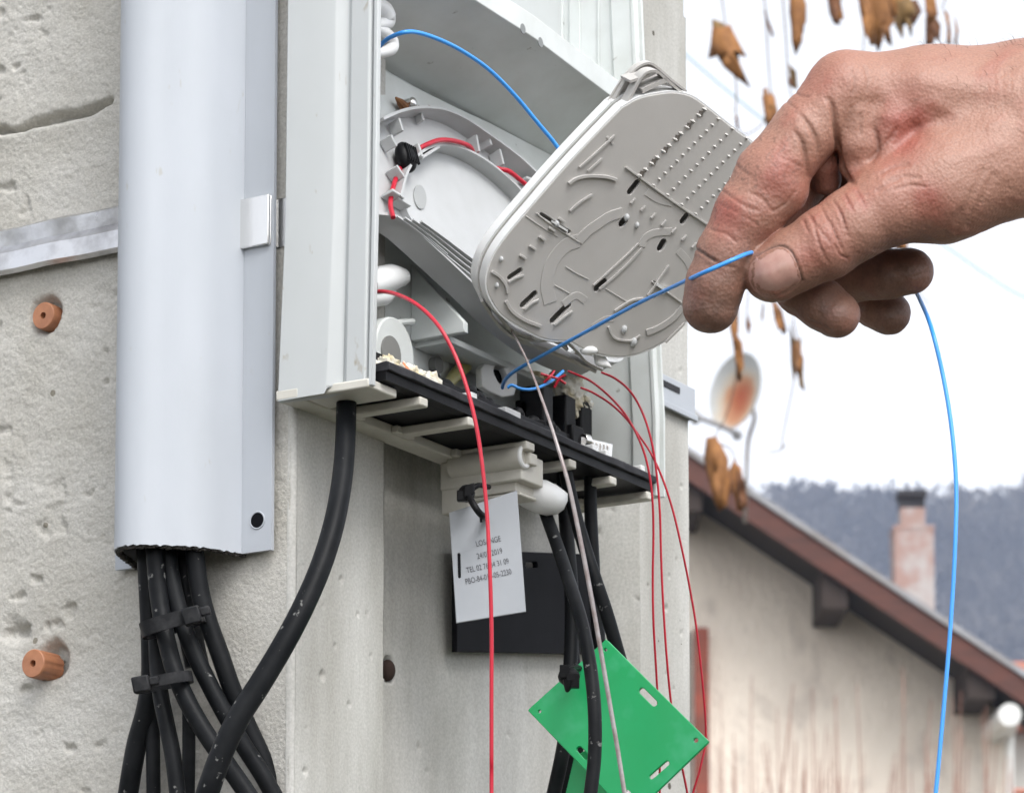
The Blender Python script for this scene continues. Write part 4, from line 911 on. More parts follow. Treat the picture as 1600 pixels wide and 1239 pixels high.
# ------------------------------------------------------------------ the person's hand (one continuous body)
HDEP = 1.0
DOWN_ = -UP
def H(x, y, z): return P(x, y, HDEP - z * HDEP / FPX)   # z: photo pixels towards the camera
def build_hand():
    st = 2.6; x0, x1, y0, y1, z0, z1 = 1045, 1760, 40, 560, -350, 130
    gx, gy, gz = np.arange(x0, x1, st, dtype=np.float32), np.arange(y0, y1, st, dtype=np.float32), np.arange(z0, z1, st, dtype=np.float32)
    D = np.full((len(gx), len(gy), len(gz)), 60.0, np.float32)
    def sub(lo, hi):
        s = []
        for g, a, b in zip((gx, gy, gz), lo, hi):
            i = max(0, int((a - g[0]) / st)); j = min(len(g), int((b - g[0]) / st) + 2)
            if j <= i: return None
            s.append(slice(i, j))
        return tuple(s)
    def cone(a, b, k):
        """round cone from a=(x,y,z,r) to b, smoothly joined to what is there"""
        a, b = np.array(a, np.float32), np.array(b, np.float32); m = max(a[3], b[3]) + k + 12
        s = sub(np.minimum(a[:3], b[:3]) - m, np.maximum(a[:3], b[:3]) + m)
        if s is None: return
        X, Y, Z = gx[s[0]][:, None, None], gy[s[1]][None, :, None], gz[s[2]][None, None, :]
        d = b[:3] - a[:3]; L = float(d @ d) + 1e-6
        t = np.clip(((X - a[0]) * d[0] + (Y - a[1]) * d[1] + (Z - a[2]) * d[2]) / L, 0, 1)
        q = np.sqrt((X - a[0] - t * d[0]) ** 2 + (Y - a[1] - t * d[1]) ** 2 + (Z - a[2] - t * d[2]) ** 2) - (a[3] + t * (b[3] - a[3]))
        if k <= 0: D[s] = np.minimum(D[s], q); return
        h = np.maximum(k - np.abs(D[s] - q), 0) / k
        D[s] = np.minimum(D[s], q) - h * h * k * .25
    def chain(pts, k, k0=None):
        for i in range(len(pts) - 1): cone(pts[i], pts[i + 1], k if (i or k0 is None) else k0)
    # back of the hand and wrist: four metacarpals, thumb mound, heel
    chain([(1322, 138, -12, 54), (1450, 152, -40, 76), (1620, 172, -70, 104), (1790, 160, -85, 112)], 30)
    chain([(1332, 146, -105, 52), (1460, 160, -110, 78), (1620, 182, -115, 104), (1790, 170, -115, 112)], 40)
    chain([(1345, 180, -190, 48), (1480, 180, -175, 74), (1620, 195, -150, 96), (1790, 185, -140, 112)], 40)
    chain([(1378, 226, -255, 42), (1500, 215, -220, 66), (1620, 212, -170, 90)], 40)
    cone((1400, 300, 6, 62), (1470, 292, -4, 80), 34); cone((1470, 292, -4, 80), (1600, 236, -40, 92), 40)
    cone((1450, 308, -90, 56), (1600, 236, -100, 86), 40)
    cone((1600, 212, -90, 116), (1790, 186, -100, 122), 40)
    # index finger, nearest, straight down to the left
    chain([(1322, 138, -4, 55), (1256, 208, 12, 51), (1204, 274, 24, 54)], 12, 26); chain([(1204, 274, 24, 54), (1168, 334, 30, 51), (1136, 394, 34, 46), (1118, 442, 33, 45), (1110, 478, 30, 44)], 10)
    cone((1222, 300, 30, 40), (1190, 330, 34, 38), 14)
    # skin folds of the web between index base and thumb
    cone((1286, 186, -18, 31), (1287, 256, -26, 27), 4); cone((1287, 256, -26, 27), (1291, 284, -36, 22), 4)
    chain([(1338, 176, 8, 40), (1340, 224, 12, 33), (1337, 258, 6, 27)], 8, 7)
    cone((1392, 190, 10, 38), (1384, 226, 14, 30), 14)
    # thumb across the front
    chain([(1545, 255, -20, 86), (1392, 318, 30, 64)], 30); cone((1392, 318, 30, 63), (1336, 350, 44, 57), 12); cone((1336, 350, 44, 57), (1288, 382, 50, 56), 10)
    chain([(1288, 382, 50, 56), (1248, 404, 52, 50), (1214, 424, 50, 47)], 8); cone((1222, 420, 52, 44), (1206, 430, 46, 44), 6)
    # middle finger curled behind the thumb, its tip pointing right
    chain([(1330, 150, -105, 50), (1258, 268, -85, 46), (1196, 352, -62, 44)], 8, 20); chain([(1196, 352, -62, 44), (1222, 408, -52, 41), (1250, 452, -36, 40)], 5); chain([(1250, 452, -36, 40), (1284, 476, -22, 40), (1306, 491, -14, 38)], 6)
    # ring finger
    chain([(1345, 180, -190, 46), (1290, 310, -180, 44), (1252, 400, -160, 42)], 8, 20); chain([(1252, 400, -160, 42), (1330, 434, -125, 40), (1390, 428, -100, 39), (1422, 424, -92, 37)], 5)
    # little finger
    chain([(1378, 226, -255, 40), (1320, 340, -255, 36), (1282, 430, -235, 34)], 8, 20); chain([(1282, 430, -235, 34), (1330, 458, -205, 34), (1368, 478, -185, 35), (1389, 489, -178, 35)], 5)
    # ---- surface nets
    S_ = D < 0
    nx, ny, nz = D.shape
    cs = S_[:-1, :-1, :-1].astype(np.int8)
    tot = np.zeros((nx - 1, ny - 1, nz - 1), np.int8)
    for i in (0, 1):
        for j in (0, 1):
            for k in (0, 1): tot += S_[i:nx - 1 + i, j:ny - 1 + j, k:nz - 1 + k]
    act = (tot > 0) & (tot < 8); idx = np.argwhere(act); vid = np.full(act.shape, -1, np.int64); vid[act] = np.arange(len(idx))
    acc = np.zeros((len(idx), 3)); cnt = np.zeros(len(idx))
    cor = [(i, j, k) for i in (0, 1) for j in (0, 1) for k in (0, 1)]
    val = {c: D[idx[:, 0] + c[0], idx[:, 1] + c[1], idx[:, 2] + c[2]].astype(float) for c in cor}
    for a in cor:
        for ax in range(3):
            if a[ax]: continue
            b = list(a); b[ax] = 1; b = tuple(b); va, vb = val[a], val[b]; m = (va < 0) != (vb < 0)
            t = np.where(m, va / np.where(m, va - vb, 1), 0); p = np.array(a, float)[None, :].repeat(len(idx), 0); p[:, ax] = t
            acc[m] += p[m]; cnt[m] += 1
    V = (idx + acc / cnt[:, None]) * st + np.array([gx[0], gy[0], gz[0]])
    F = []
    for ax in range(3):
        o1, o2 = [(1, 2), (2, 0), (0, 1)][ax]
        sl0 = [slice(None)] * 3; sl1 = [slice(None)] * 3; sl0[ax] = slice(0, -1); sl1[ax] = slice(1, None)
        ch = np.argwhere(S_[tuple(sl0)] != S_[tuple(sl1)])
        ok = (ch[:, o1] > 0) & (ch[:, o2] > 0) & (ch[:, o1] < act.shape[o1]) & (ch[:, o2] < act.shape[o2]); ch = ch[ok]
        q = []
        for d1, d2 in ((0, 0), (1, 0), (1, 1), (0, 1)):
            c = ch.copy(); c[:, o1] -= d1; c[:, o2] -= d2; q.append(vid[c[:, 0], c[:, 1], c[:, 2]])
        q = np.stack(q, 1); fl = S_[ch[:, 0], ch[:, 1], ch[:, 2]]
        q[~fl] = q[~fl][:, ::-1]; F.append(q)
    F = np.concatenate(F); F = F[(F >= 0).all(1)]
    # normals in hand space (gradient of the field), light smoothing first
    nb = np.zeros_like(V); nc = np.zeros(len(V))
    for _ in range(2):
        nb[:] = 0; nc[:] = 0
        for a in range(4):
            b = (a + 1) % 4; np.add.at(nb, F[:, a], V[F[:, b]]); np.add.at(nc, F[:, a], 1); np.add.at(nb, F[:, b], V[F[:, a]]); np.add.at(nc, F[:, b], 1)
        V = V * .45 + (nb / nc[:, None]) * .55
    fn = np.cross(V[F[:, 2]] - V[F[:, 0]], V[F[:, 3]] - V[F[:, 1]]); N = np.zeros_like(V)
    for a in range(4): np.add.at(N, F[:, a], fn)
    N /= np.linalg.norm(N, axis=1)[:, None] + 1e-9
    if (N[:, 2] * (V[:, 2] > np.median(V[:, 2]))).sum() < 0: N = -N
    front = np.clip((N[:, 2] + .25) * 3, 0, 1); zc = V[:, 2]
    disp = np.zeros(len(V)); dark = np.zeros(len(V)); red = np.zeros(len(V)); pale = np.zeros(len(V))
    def crease(pts, w, dep, dk=0.0, zmin=-60, zmax=999, rd=0.0):
        q = catmull([np.array(p, float) for p in pts], 6); Q_ = np.array(q)
        box = (V[:, 0] > Q_[:, 0].min() - 60) & (V[:, 0] < Q_[:, 0].max() + 60) & (V[:, 1] > Q_[:, 1].min() - 60) & (V[:, 1] < Q_[:, 1].max() + 60)
        d = np.full(len(V), 1e3); tp = np.zeros(len(V)); bi = np.where(box)[0]
        dd = np.hypot(V[bi, 0][:, None] - Q_[None, :, 0], V[bi, 1][:, None] - Q_[None, :, 1]); am = dd.argmin(1); d[bi] = dd.min(1)
        tp[bi] = np.clip(np.sin(math.pi * (am + .5) / len(Q_)), 0, 1) ** .7 if dep > 1.9 and dk < .8 else 1
        ok = front * (zc > zmin) * (zc < zmax) * tp
        t = np.exp(-(d / w) ** 2) * ok; ln = np.exp(-(d / (w * 3)) ** 2) * ok
        disp[:] -= t * dep; disp[:] += (ln - t) * dep * .25; dark[:] = np.maximum(dark, t * dk * (.85 if dk > .8 else .45)); red[:] = np.maximum(red, ln * rd)
    I = 20
    # thumb: knuckle wrinkles, nail fold
    for pts, dp in (([(1262, 332), (1272, 352), (1278, 376), (1286, 396), (1296, 412)], 2.0), ([(1282, 322), (1291, 340), (1302, 358), (1310, 378), (1318, 396)], 2.3), ([(1300, 312), (1312, 330), (1320, 352), (1326, 372)], 2.2), ([(1318, 303), (1326, 316), (1334, 334)], 1.5), ([(1256, 346), (1262, 362)], 1.2), ([(1268, 340), (1283, 362), (1296, 378)], 1.2), ([(1340, 300), (1352, 322)], 1.0), ([(1306, 384), (1312, 398), (1324, 404)], 1.2)):
        crease(pts, 2.3, dp * 1.5, .55, -10, rd=.5)
    NAIL = [(1186, 399), (1200, 391), (1214, 386), (1224, 386), (1234, 392), (1242, 404), (1248, 420), (1252, 434), (1247, 444), (1232, 454), (1212, 463), (1194, 464), (1180, 456), (1171, 442), (1169, 426), (1174, 411)]
    crease([(1184, 400), (1202, 389), (1220, 384), (1234, 391), (1243, 405), (1250, 424), (1254, 438)], 1.8, 2.6, .95, 0); crease([(1254, 438), (1240, 450), (1222, 460), (1200, 467)], 2.4, 2.0, .45, 0)
    # index finger creases
    crease([(1086, 388), (1096, 394), (1106, 401), (1116, 407)], 2.4, 3.4, 1.0, 0); crease([(1116, 407), (1130, 414), (1146, 418)], 2.4, 1.4, .35, 0)
    crease([(1130, 300), (1148, 312), (1164, 322), (1184, 330)], 3, 1.6, .15, 0); crease([(1126, 320), (1150, 332), (1180, 350)], 3, 1.0, .12, 0); crease([(1150, 258), (1160, 268), (1172, 276)], 3, 1.0, .1, 0); crease([(1224, 248), (1240, 256), (1254, 262)], 3, .9, .1, 0)
    # folds at the root of the index finger and the web
    crease([(1288, 152), (1297, 160), (1302, 176), (1305, 196), (1308, 220), (1311, 245), (1318, 268), (1328, 282), (1338, 290)], 4.6, 6.5, .5, -60); crease([(1246, 176), (1256, 186), (1263, 196), (1270, 208), (1275, 224), (1277, 242)], 4.0, 3.6, .35, -60); crease([(1238, 204), (1250, 218), (1256, 236), (1260, 262), (1262, 290)], 4.2, 4.0, .4, -60)
    crease([(1364, 196), (1369, 212), (1371, 228), (1368, 242), (1358, 256)], 4.2, 4.6, .45, -60); crease([(1402, 198), (1394, 212), (1382, 228), (1370, 242)], 3.8, 2.8, .3, -60); crease([(1344, 180), (1345, 196), (1344, 210)], 3, 1.8, .2, -60); crease([(1330, 168), (1326, 186), (1322, 200)], 3, 1.2, .12, -60)
    # creases over thumb base and wrist
    for pts in ([(1376, 272), (1396, 262), (1420, 258)], [(1384, 284), (1410, 276), (1436, 278)], [(1398, 296), (1424, 290), (1444, 292)], [(1372, 298), (1388, 288), (1404, 282)]): crease(pts, 3.0, 1.8, .3, -40)
    for pts in ([(1494, 360), (1506, 330), (1522, 300), (1536, 268)], [(1512, 352), (1530, 316), (1552, 276)], [(1476, 366), (1490, 346), (1500, 330)]): crease(pts, 6, 1.5, .2, -90)
    crease([(1440, 126), (1500, 136), (1560, 140), (1650, 142)], 16, -2.2, 0, -150); crease([(1385, 150), (1425, 178), (1460, 210)], 12, -1.6, 0, -80)
    for pts in ([(1400, 118), (1452, 112), (1520, 122), (1600, 118)], [(1462, 160), (1520, 188), (1580, 200), (1660, 205)], [(1430, 232), (1470, 246), (1520, 240), (1570, 222)]): crease(pts, 13, -1.1, 0, -120)
    for pts in ([(1236, 140), (1250, 150), (1262, 152)], [(1226, 158), (1244, 170)], [(1330, 110), (1336, 128), (1332, 146)], [(1350, 104), (1356, 124), (1354, 142)], [(1170, 300), (1192, 312), (1206, 330)], [(1112, 360), (1134, 366), (1150, 378)], [(1240, 300), (1228, 318), (1210, 330)]): crease(pts, 2.6, 1.5, .3, -60)
    # fingertips and middle finger joint
    crease([(1300, 522), (1290, 512), (1272, 504), (1258, 498)], 2.6, 2.0, .3, -80); crease([(1212, 470), (1226, 482), (1244, 492)], 2.8, 1.4, .2, -90)
    crease([(1430, 432), (1440, 428), (1448, 420)], 3, 1.0, .2, -140)
    # skin relief
    f1 = fbm(V[:, 0] / 11 + V[:, 2] / 17, V[:, 1] / 11, 21, 4); f2 = fbm(V[:, 0] / 46 + V[:, 2] / 50, V[:, 1] / 46, 23, 4); f3 = fbm(V[:, 0] / 5 + V[:, 2] / 7, V[:, 1] / 5, 29, 3)
    disp += (f1 - .5) * .9 + (f2 - .5) * 3.2 + (f3 - .5) * .5
    for (x, y, r, w) in ((1252, 116, 46, .55), (1300, 120, 44, .35), (1205, 268, 44, .35), (1128, 330, 36, .6), (1290, 372, 42, .55), (1210, 430, 28, .3), (1410, 212, 44, .85), (1450, 312, 34, .6), (1420, 170, 50, .5), (1390, 250, 40, .5), (1262, 398, 26, .6), (1400, 300, 60, .3), (1340, 250, 40, .3)):
        red = np.maximum(red, w * np.exp(-((V[:, 0] - x) ** 2 + (V[:, 1] - y) ** 2) / r ** 2) * (zc > -90))
    for (x, y, r, w) in ((1112, 490, 62, .95), (1118, 430, 56, .6), (1216, 340, 56, .3), (1180, 380, 50, .35), (1290, 488, 70, .75), (1400, 430, 70, .85), (1400, 500, 56, .85), (1170, 440, 30, .5), (1500, 340, 60, .15)):   # ingrained dirt, plus painted shade on the curled fingers under the hand
        dark = np.maximum(dark, w * np.exp(-((V[:, 0] - x) ** 2 + (V[:, 1] - y) ** 2) / r ** 2) * (.6 + .8 * f1) * .7)
    dark = np.maximum(dark, .35 * np.clip((f3 - .62) * 8, 0, 1) * np.clip((1330 - V[:, 0]) / 120, 0, 1))
    red = np.clip(red * (.65 + .9 * f2) + .4 * np.clip((f2 - .52) * 4, 0, 1), 0, 1)
    V = V + N * disp[:, None]
    W_ = np.array([H(*v) for v in V])
    m = mat('weathered_skin', (0.52, 0.285, 0.205), 0.5, 0, sss=.08, spec=.5)
    t = m.node_tree; bs = t.nodes['Principled BSDF']
    at = t.nodes.new('ShaderNodeAttribute'); at.attribute_name = 'skin'; sp = t.nodes.new('ShaderNodeSeparateColor'); t.links.new(at.outputs['Color'], sp.inputs[0])
    mx = t.nodes.new('ShaderNodeMix'); mx.data_type = 'RGBA'; mx.inputs['A'].default_value = (0.325, 0.165, 0.116, 1); mx.inputs['B'].default_value = (0.29, 0.085, 0.06, 1); t.links.new(sp.outputs[0], mx.inputs['Factor'])
    nzz = t.nodes.new('ShaderNodeTexNoise'); nzz.inputs['Scale'].default_value = 1500; nzz.inputs['Detail'].default_value = 3; tc = t.nodes.new('ShaderNodeTexCoord'); t.links.new(tc.outputs['Object'], nzz.inputs['Vector'])
    mr = t.nodes.new('ShaderNodeMapRange'); mr.inputs['From Min'].default_value = .3; mr.inputs['From Max'].default_value = .7; mr.inputs['To Min'].default_value = .84; mr.inputs['To Max'].default_value = 1.12; t.links.new(nzz.outputs['Fac'], mr.inputs['Value'])
    vs = t.nodes.new('ShaderNodeVectorMath'); vs.operation = 'SCALE'; t.links.new(mx.outputs['Result'], vs.inputs[0]); t.links.new(mr.outputs[0], vs.inputs['Scale'])
    mx2 = t.nodes.new('ShaderNodeMix'); mx2.data_type = 'RGBA'; mx2.inputs['B'].default_value = (0.05, 0.028, 0.02, 1); t.links.new(vs.outputs[0], mx2.inputs['A']); t.links.new(sp.outputs[1], mx2.inputs['Factor']); t.links.new(mx2.outputs['Result'], bs.inputs['Base Color'])
    vo = t.nodes.new('ShaderNodeTexVoronoi'); vo.inputs['Scale'].default_value = 900; t.links.new(tc.outputs['Object'], vo.inputs['Vector'])
    bp = t.nodes.new('ShaderNodeBump'); bp.inputs['Strength'].default_value = .35; bp.inputs['Distance'].default_value = .0004; t.links.new(vo.outputs['Distance'], bp.inputs['Height']); t.links.new(bp.outputs[0], bs.inputs['Normal'])
    root = empty('person', H(1700, 190, -90), 'bare hand of a person pinching the blue fibre between thumb and fingers', 'person')
    o = link('arm', W_, F.tolist(), m, root, True, 180)
    ca = o.data.color_attributes.new('skin', 'FLOAT_COLOR', 'POINT')
    arr = np.zeros((len(V), 4), np.float32); arr[:, 0] = red; arr[:, 1] = np.clip(dark, 0, 1); arr[:, 3] = 1; ca.data.foreach_set('color', arr.ravel())
    # thumbnail: a curved plate seated in its fold
    tree = BVHTree.FromPolygons([Vector(w) for w in W_], F.tolist())
    C0 = np.array([1212.0, 425.0]); rings = [];
    Q = catmull([np.array(p, float) for p in NAIL] + [np.array(NAIL[0], float)], 3)[:-1]
    NV = []; NF = []; K = 8
    def srf(x, y, lift):
        d = Vector(_n(ray(x, y))); h = tree.ray_cast(Vector(CAM), d)
        return np.array(h[0]) - np.array(d) * lift
    NV.append(srf(*C0, .0009))
    for k in range(1, K + 1):
        s = k / K
        for q in Q: p = C0 + (q - C0) * s * .985; NV.append(srf(p[0], p[1], .0008 * (1 - s ** 6) + .00012))
    n = len(Q)
    # smooth the plate so that it does not copy the skin relief
    NVa = np.array(NV)
    for _ in range(6):
        new = NVa.copy()
        for k in range(1, K):
            r = slice(1 + (k - 1) * n, 1 + k * n); inn = NVa[1 + (k - 2) * n:1 + (k - 1) * n] if k > 1 else np.repeat(NVa[:1], n, 0); outr = NVa[1 + k * n:1 + (k + 1) * n]
            new[r] = (np.roll(NVa[r], 1, 0) + np.roll(NVa[r], -1, 0) + inn + outr) / 4
        new[0] = NVa[1:1 + n].mean(0); NVa = new
    for i in range(n): NF.append((0, 1 + i, 1 + (i + 1) % n))
    for k in range(1, K):
        for i in range(n): j = (i + 1) % n; NF.append((1 + (k - 1) * n + i, 1 + k * n + i, 1 + k * n + j, 1 + (k - 1) * n + j))
    mn = mat('thumbnail', (0.42, 0.25, 0.205), 0.24, 0, (0.36, 0.19, 0.155), 220, 4, .35, .7, spec=.5)
    link('thumbnail', NVa, NF, mn, root, True, 180)
    hr = MB(); R_ = random.Random(11); dn = _n(RIGHT * -.5 + UP * .35)
    for k in range(80):
        x, y = R_.uniform(1430, 1610), R_.uniform(60, 76) if k < 60 else R_.uniform(76, 170)
        hit = tree.ray_cast(Vector(CAM), Vector(_n(ray(x, y))))
        if hit[0] is None: continue
        p = np.array(hit[0]); nn = np.array(hit[1]); nn = nn if nn.dot(BACK) > 0 else -nn
        a = _n(RIGHT * R_.uniform(-1, -.3) + UP * R_.uniform(-.5, .6) + nn * .55); L = R_.uniform(.0018, .0042)
        hr.tube([p - nn * .0002, p + a * L * .5 + nn * .0003, p + a * L + DOWN_ * L * .2], [.00005, .00002], 4, 3)
    hr.build('arm_hair', mat('brown_hair', (.10, .06, .04), .6), root)
    # dark sleeve just outside the frame
    s = MB(); rings = []
    ax0 = np.array([1604, 190, -100.0]); ax1 = np.array([2700, 30, -300.0])
    for k in range(26):
        t = k / 25; c = ax0 + (ax1 - ax0) * t; rr = 146 + 60 * t ** .6 + 5 * math.sin(k * 2.1) * (k > 1)
        if k == 0: c = ax0 + np.array([10, 0, 0]); rr = 128
        rings.append([H(c[0] + (-.12 * rr * math.sin(a)) * 0 + 22 * (math.cos(a) < -.2) * 0, c[1] + rr * math.sin(a) * (1 + .02 * math.sin(a * 5 + k)), c[2] + rr * 1.1 * math.cos(a)) for a in np.linspace(0, 2 * math.pi, 40, endpoint=False)])
    s.loft(rings); s.build('sleeve', mat('navy_cloth', (0.018, 0.02, 0.03), .9, 0, (0.03, 0.033, 0.045), 300, bscale=600, bstr=.4, bdist=.0006), root, True, 60)
build_hand()
# ------------------------------------------------------------------ house across the way
def build_house():
    HD_ = 20.0; fp = lambda x, y, d=0.0: far(x, y, HD_ + d)
    apx, apy = 760, 494; sl = (1050 - 705) / (1600 - 1080)
    top = lambda x: 705 + sl * (x - 1080)
    a0 = fp(apx, top(apx)); root_base = fp(760, 1239); root_base[2] = GZ
    root = empty('rendered_house', root_base, 'old house with beige rendered gable, brown verge board and dark eaves', 'house')
    px = HD_ / FPX
    # wall: gable as a slab with thickness; top follows the roof underside
    L, R_ = fp(2 * 760 - 1572, 1239), fp(1572, 1239)
    up = np.array([0, 0, 1.0]); dz = .72
    def wz(x): return fp(x if x > 760 else 1520 - x, top(x if x > 760 else 1520 - x) + 46)[2]
    w = MB(); xs = list(np.linspace(-52, 1572, 41)); f = []; b = []
    V = []; F = []
    for x in xs:
        p = fp(x, 1239, dz); q = p.copy(); V += [np.array([p[0], p[1], GZ - .2]), np.array([p[0], p[1], wz(x) + .02])]
    for x in xs:
        p = fp(x, 1239, dz) + fwd * 8.0; V += [np.array([p[0], p[1], GZ - .2]), np.array([p[0], p[1], wz(x) + .02])]
    n = len(xs)
    for i in range(n - 1):
        F += [(2 * i, 2 * i + 2, 2 * i + 3, 2 * i + 1), (2 * n + 2 * i, 2 * n + 2 * i + 1, 2 * n + 2 * i + 3, 2 * n + 2 * i + 2), (2 * i + 1, 2 * i + 3, 2 * n + 2 * i + 3, 2 * n + 2 * i + 1)]
    F += [(0, 1, 2 * n + 1, 2 * n), (2 * n - 2, 4 * n - 2, 4 * n - 1, 2 * n - 1)]
    w.add(V, F)
    w.build('wall', mat('beige_render', (0.88, 0.78, 0.67), .95, 0, (0.80, 0.70, 0.60), 3.2, 9, .4, .6, 25, .8, .03, col3=(0.60, 0.52, 0.45), n3=5.0, lo3=.58, hi3=.76, stretch=(1, 1, .5)), root, False)
    # roof slabs (right and left slope), verge boards, purlin ends
    rf = MB(); vb = MB(); so_ = MB()
    x_e = 1640
    for sgn in (1, -1):
        X = lambda x: x if sgn > 0 else 1520 - x
        A, B = fp(X(760), top(760) - 3), fp(X(x_e), top(x_e) - 3); th = np.array([0, 0, .045])
        rf.hexa([A - fwd * .02, B - fwd * .02, B + fwd * 9, A + fwd * 9], [A - th - fwd * .02, B - th - fwd * .02, B - th + fwd * 9, A - th + fwd * 9])
        A, B = fp(X(760), top(760) + 8), fp(X(x_e), top(x_e) + 8); th = np.array([0, 0, 42 * px])
        vb.hexa([A, B, B + fwd * .05, A + fwd * .05], [A - th, B - th, B - th + fwd * .05, A - th + fwd * .05])
        A, B = fp(X(760), top(760) + 36, .06), fp(X(x_e), top(x_e) + 36, .06); th = np.array([0, 0, .03])
        so_.hexa([A, B, B + fwd * .70, A + fwd * .70], [A - th, B - th, B - th + fwd * .70, A - th + fwd * .70])
    rf.build('roof', mat('grey_roof_edge', (0.30, 0.31, 0.33), .6, 0, (0.22, 0.2, 0.19), 6), root, False)
    vb.build('verge_board', mat('red_brown_paint', (0.105, 0.032, 0.020), .7, 0, (0.065, 0.022, 0.015), 4, stretch=(1, 1, 5)), root, False)
    so_.build('soffit', mat('dark_brown_wood', (0.022, 0.015, 0.011), .85), root, False)
    for x0, x1, y0, y1 in ((1284, 1350, 880, 952), (1512, 1580, 1036, 1092), (1060, 1120, 730, 800), (820, 880, 560, 640)):
        pm = MB(); A = fp(x0, y0, .05); w_ = (x1 - x0) * px * .62; h_ = (y1 - y0) * px
        pm.hexa([A, A + rgt * w_, A + rgt * w_ + fwd * .70, A + fwd * .70], [A - up * h_, A + rgt * w_ - up * h_, A + rgt * w_ + fwd * .70 - up * h_, A + fwd * .70 - up * h_])
        pm.build('purlin', mat('purlin_wood', (0.035, 0.023, 0.018), .85), root, False)
    # shutter and window beside the pole
    sh = MB(); A, B = fp(1018, 980, .54), fp(1107, 1300, .54)
    A = fp(1085, 980, .64); wd = 23 * px; hh = 300 * px
    sh.hexa([A, A + rgt * wd, A + rgt * wd + fwd * .05, A + fwd * .05], [A - up * hh, A + rgt * wd - up * hh, A + rgt * wd + fwd * .05 - up * hh, A + fwd * .05 - up * hh])
    sh.build('shutter', mat('red_brown_shutter', (0.30, 0.055, 0.025), .6, 0, (0.16, 0.04, 0.022), 3, stretch=(1, 1, 2)), root, False)
    wn = MB(); A = fp(970, 985, .68); wd = 112 * px; wn.hexa([A, A + rgt * wd, A + rgt * wd + fwd * .05, A + fwd * .05], [A - up * hh, A + rgt * wd - up * hh, A + rgt * wd + fwd * .05 - up * hh, A + fwd * .05 - up * hh])
    wn.build('window', mat('dark_pane', (0.03, 0.032, 0.036), .1), root, False)
    gt = MB(); e0 = fp(1578, 1116, -.05); gt.tube([e0, e0 + fwd * 8], .075, 12, 1)
    gt.tube([fp(1584, 1122, .4), fp(1578, 1140, 1.0), fp(1574, 1170, 1.2), fp(1574, 1400, 1.2)], .045, 10, 4)
    gt.build('gutter', mat('white_gutter', (0.70, 0.70, 0.68), .5), root, True)
build_house()
def build_neighbour():
    d = 34.0; px = d / FPX; up = np.array([0, 0, 1.0]); c = far(1425, 880, d)
    base = c.copy(); base[2] = GZ
    root = empty('tiled_house', base, 'neighbouring house behind the gable, only its pink brick chimney showing above the roof', 'house')
    b = MB(); A = far(1340, 1130, d - 3); ww, dd = 7.5, 7.0
    V = lambda a, z: np.array([a[0], a[1], z])
    ez = A[2]; b.hexa([V(A, GZ), V(A + rgt * ww, GZ), V(A + rgt * ww + fwd * dd, GZ), V(A + fwd * dd, GZ)], [V(A, ez), V(A + rgt * ww, ez), V(A + rgt * ww + fwd * dd, ez), V(A + fwd * dd, ez)])
    b.build('wall', mat('pale_plaster', (0.5, 0.48, 0.44), .9), root, False)
    r = MB(); o = [A - rgt * .4 - fwd * .4, A + rgt * (ww + .4) - fwd * .4, A + rgt * (ww + .4) + fwd * (dd + .4), A - rgt * .4 + fwd * (dd + .4)]
    r0 = [V(p, ez - .1) for p in o]; ridge_z = ez + 1.25; m0, m1 = V((o[0] + o[3]) / 2, ridge_z), V((o[1] + o[2]) / 2, ridge_z)
    r.add(r0 + [m0, m1], [(0, 1, 5, 4), (2, 3, 4, 5), (0, 4, 3), (1, 2, 5), (3, 2, 1, 0)])
    rt = r.build('roof', mat('orange_tiles', (0.42, 0.16, 0.10), .85, 0, (0.34, 0.12, 0.08), 4, 6, bscale=8, bstr=.6, bdist=.05), root, False)
    ch = MB(); w = 62 * px / 2; z1 = far(1425, 832, d)[2]
    ch.box(V(c, (ez + z1) / 2), rgt * w, fwd * w, up * (z1 - ez) / 2)
    ch.box(V(c, z1 + 18 * px), rgt * w * .62, fwd * w * .62, up * 18 * px); ch.box(V(c, z1 + 2 * px), rgt * w * 1.04, fwd * w * 1.04, up * 3 * px)
    m = mat('pink_brick', (0.33, 0.225, 0.195), .9, 0, (0.40, 0.385, 0.375), 2.2, 5, .42, .55, 40, .4, .02)
    co_ = ch.build('chimney', m, rt, False)
    cp = MB(); z2 = z1 + 36 * px
    for k in range(4): cp.box(V(c + rgt * (-.5 + k / 3) * w * 1.0 * 1.0, z2 + 10 * px), rgt * w * .13, fwd * w * .5, up * 10 * px)
    cp.box(V(c, z2 + 24 * px), rgt * w * .72, fwd * w * .72, up * 5 * px); cp.build('chimney_cap', mat('sooty_cap', (0.035, 0.035, 0.04), .9), rt, False)
build_neighbour()
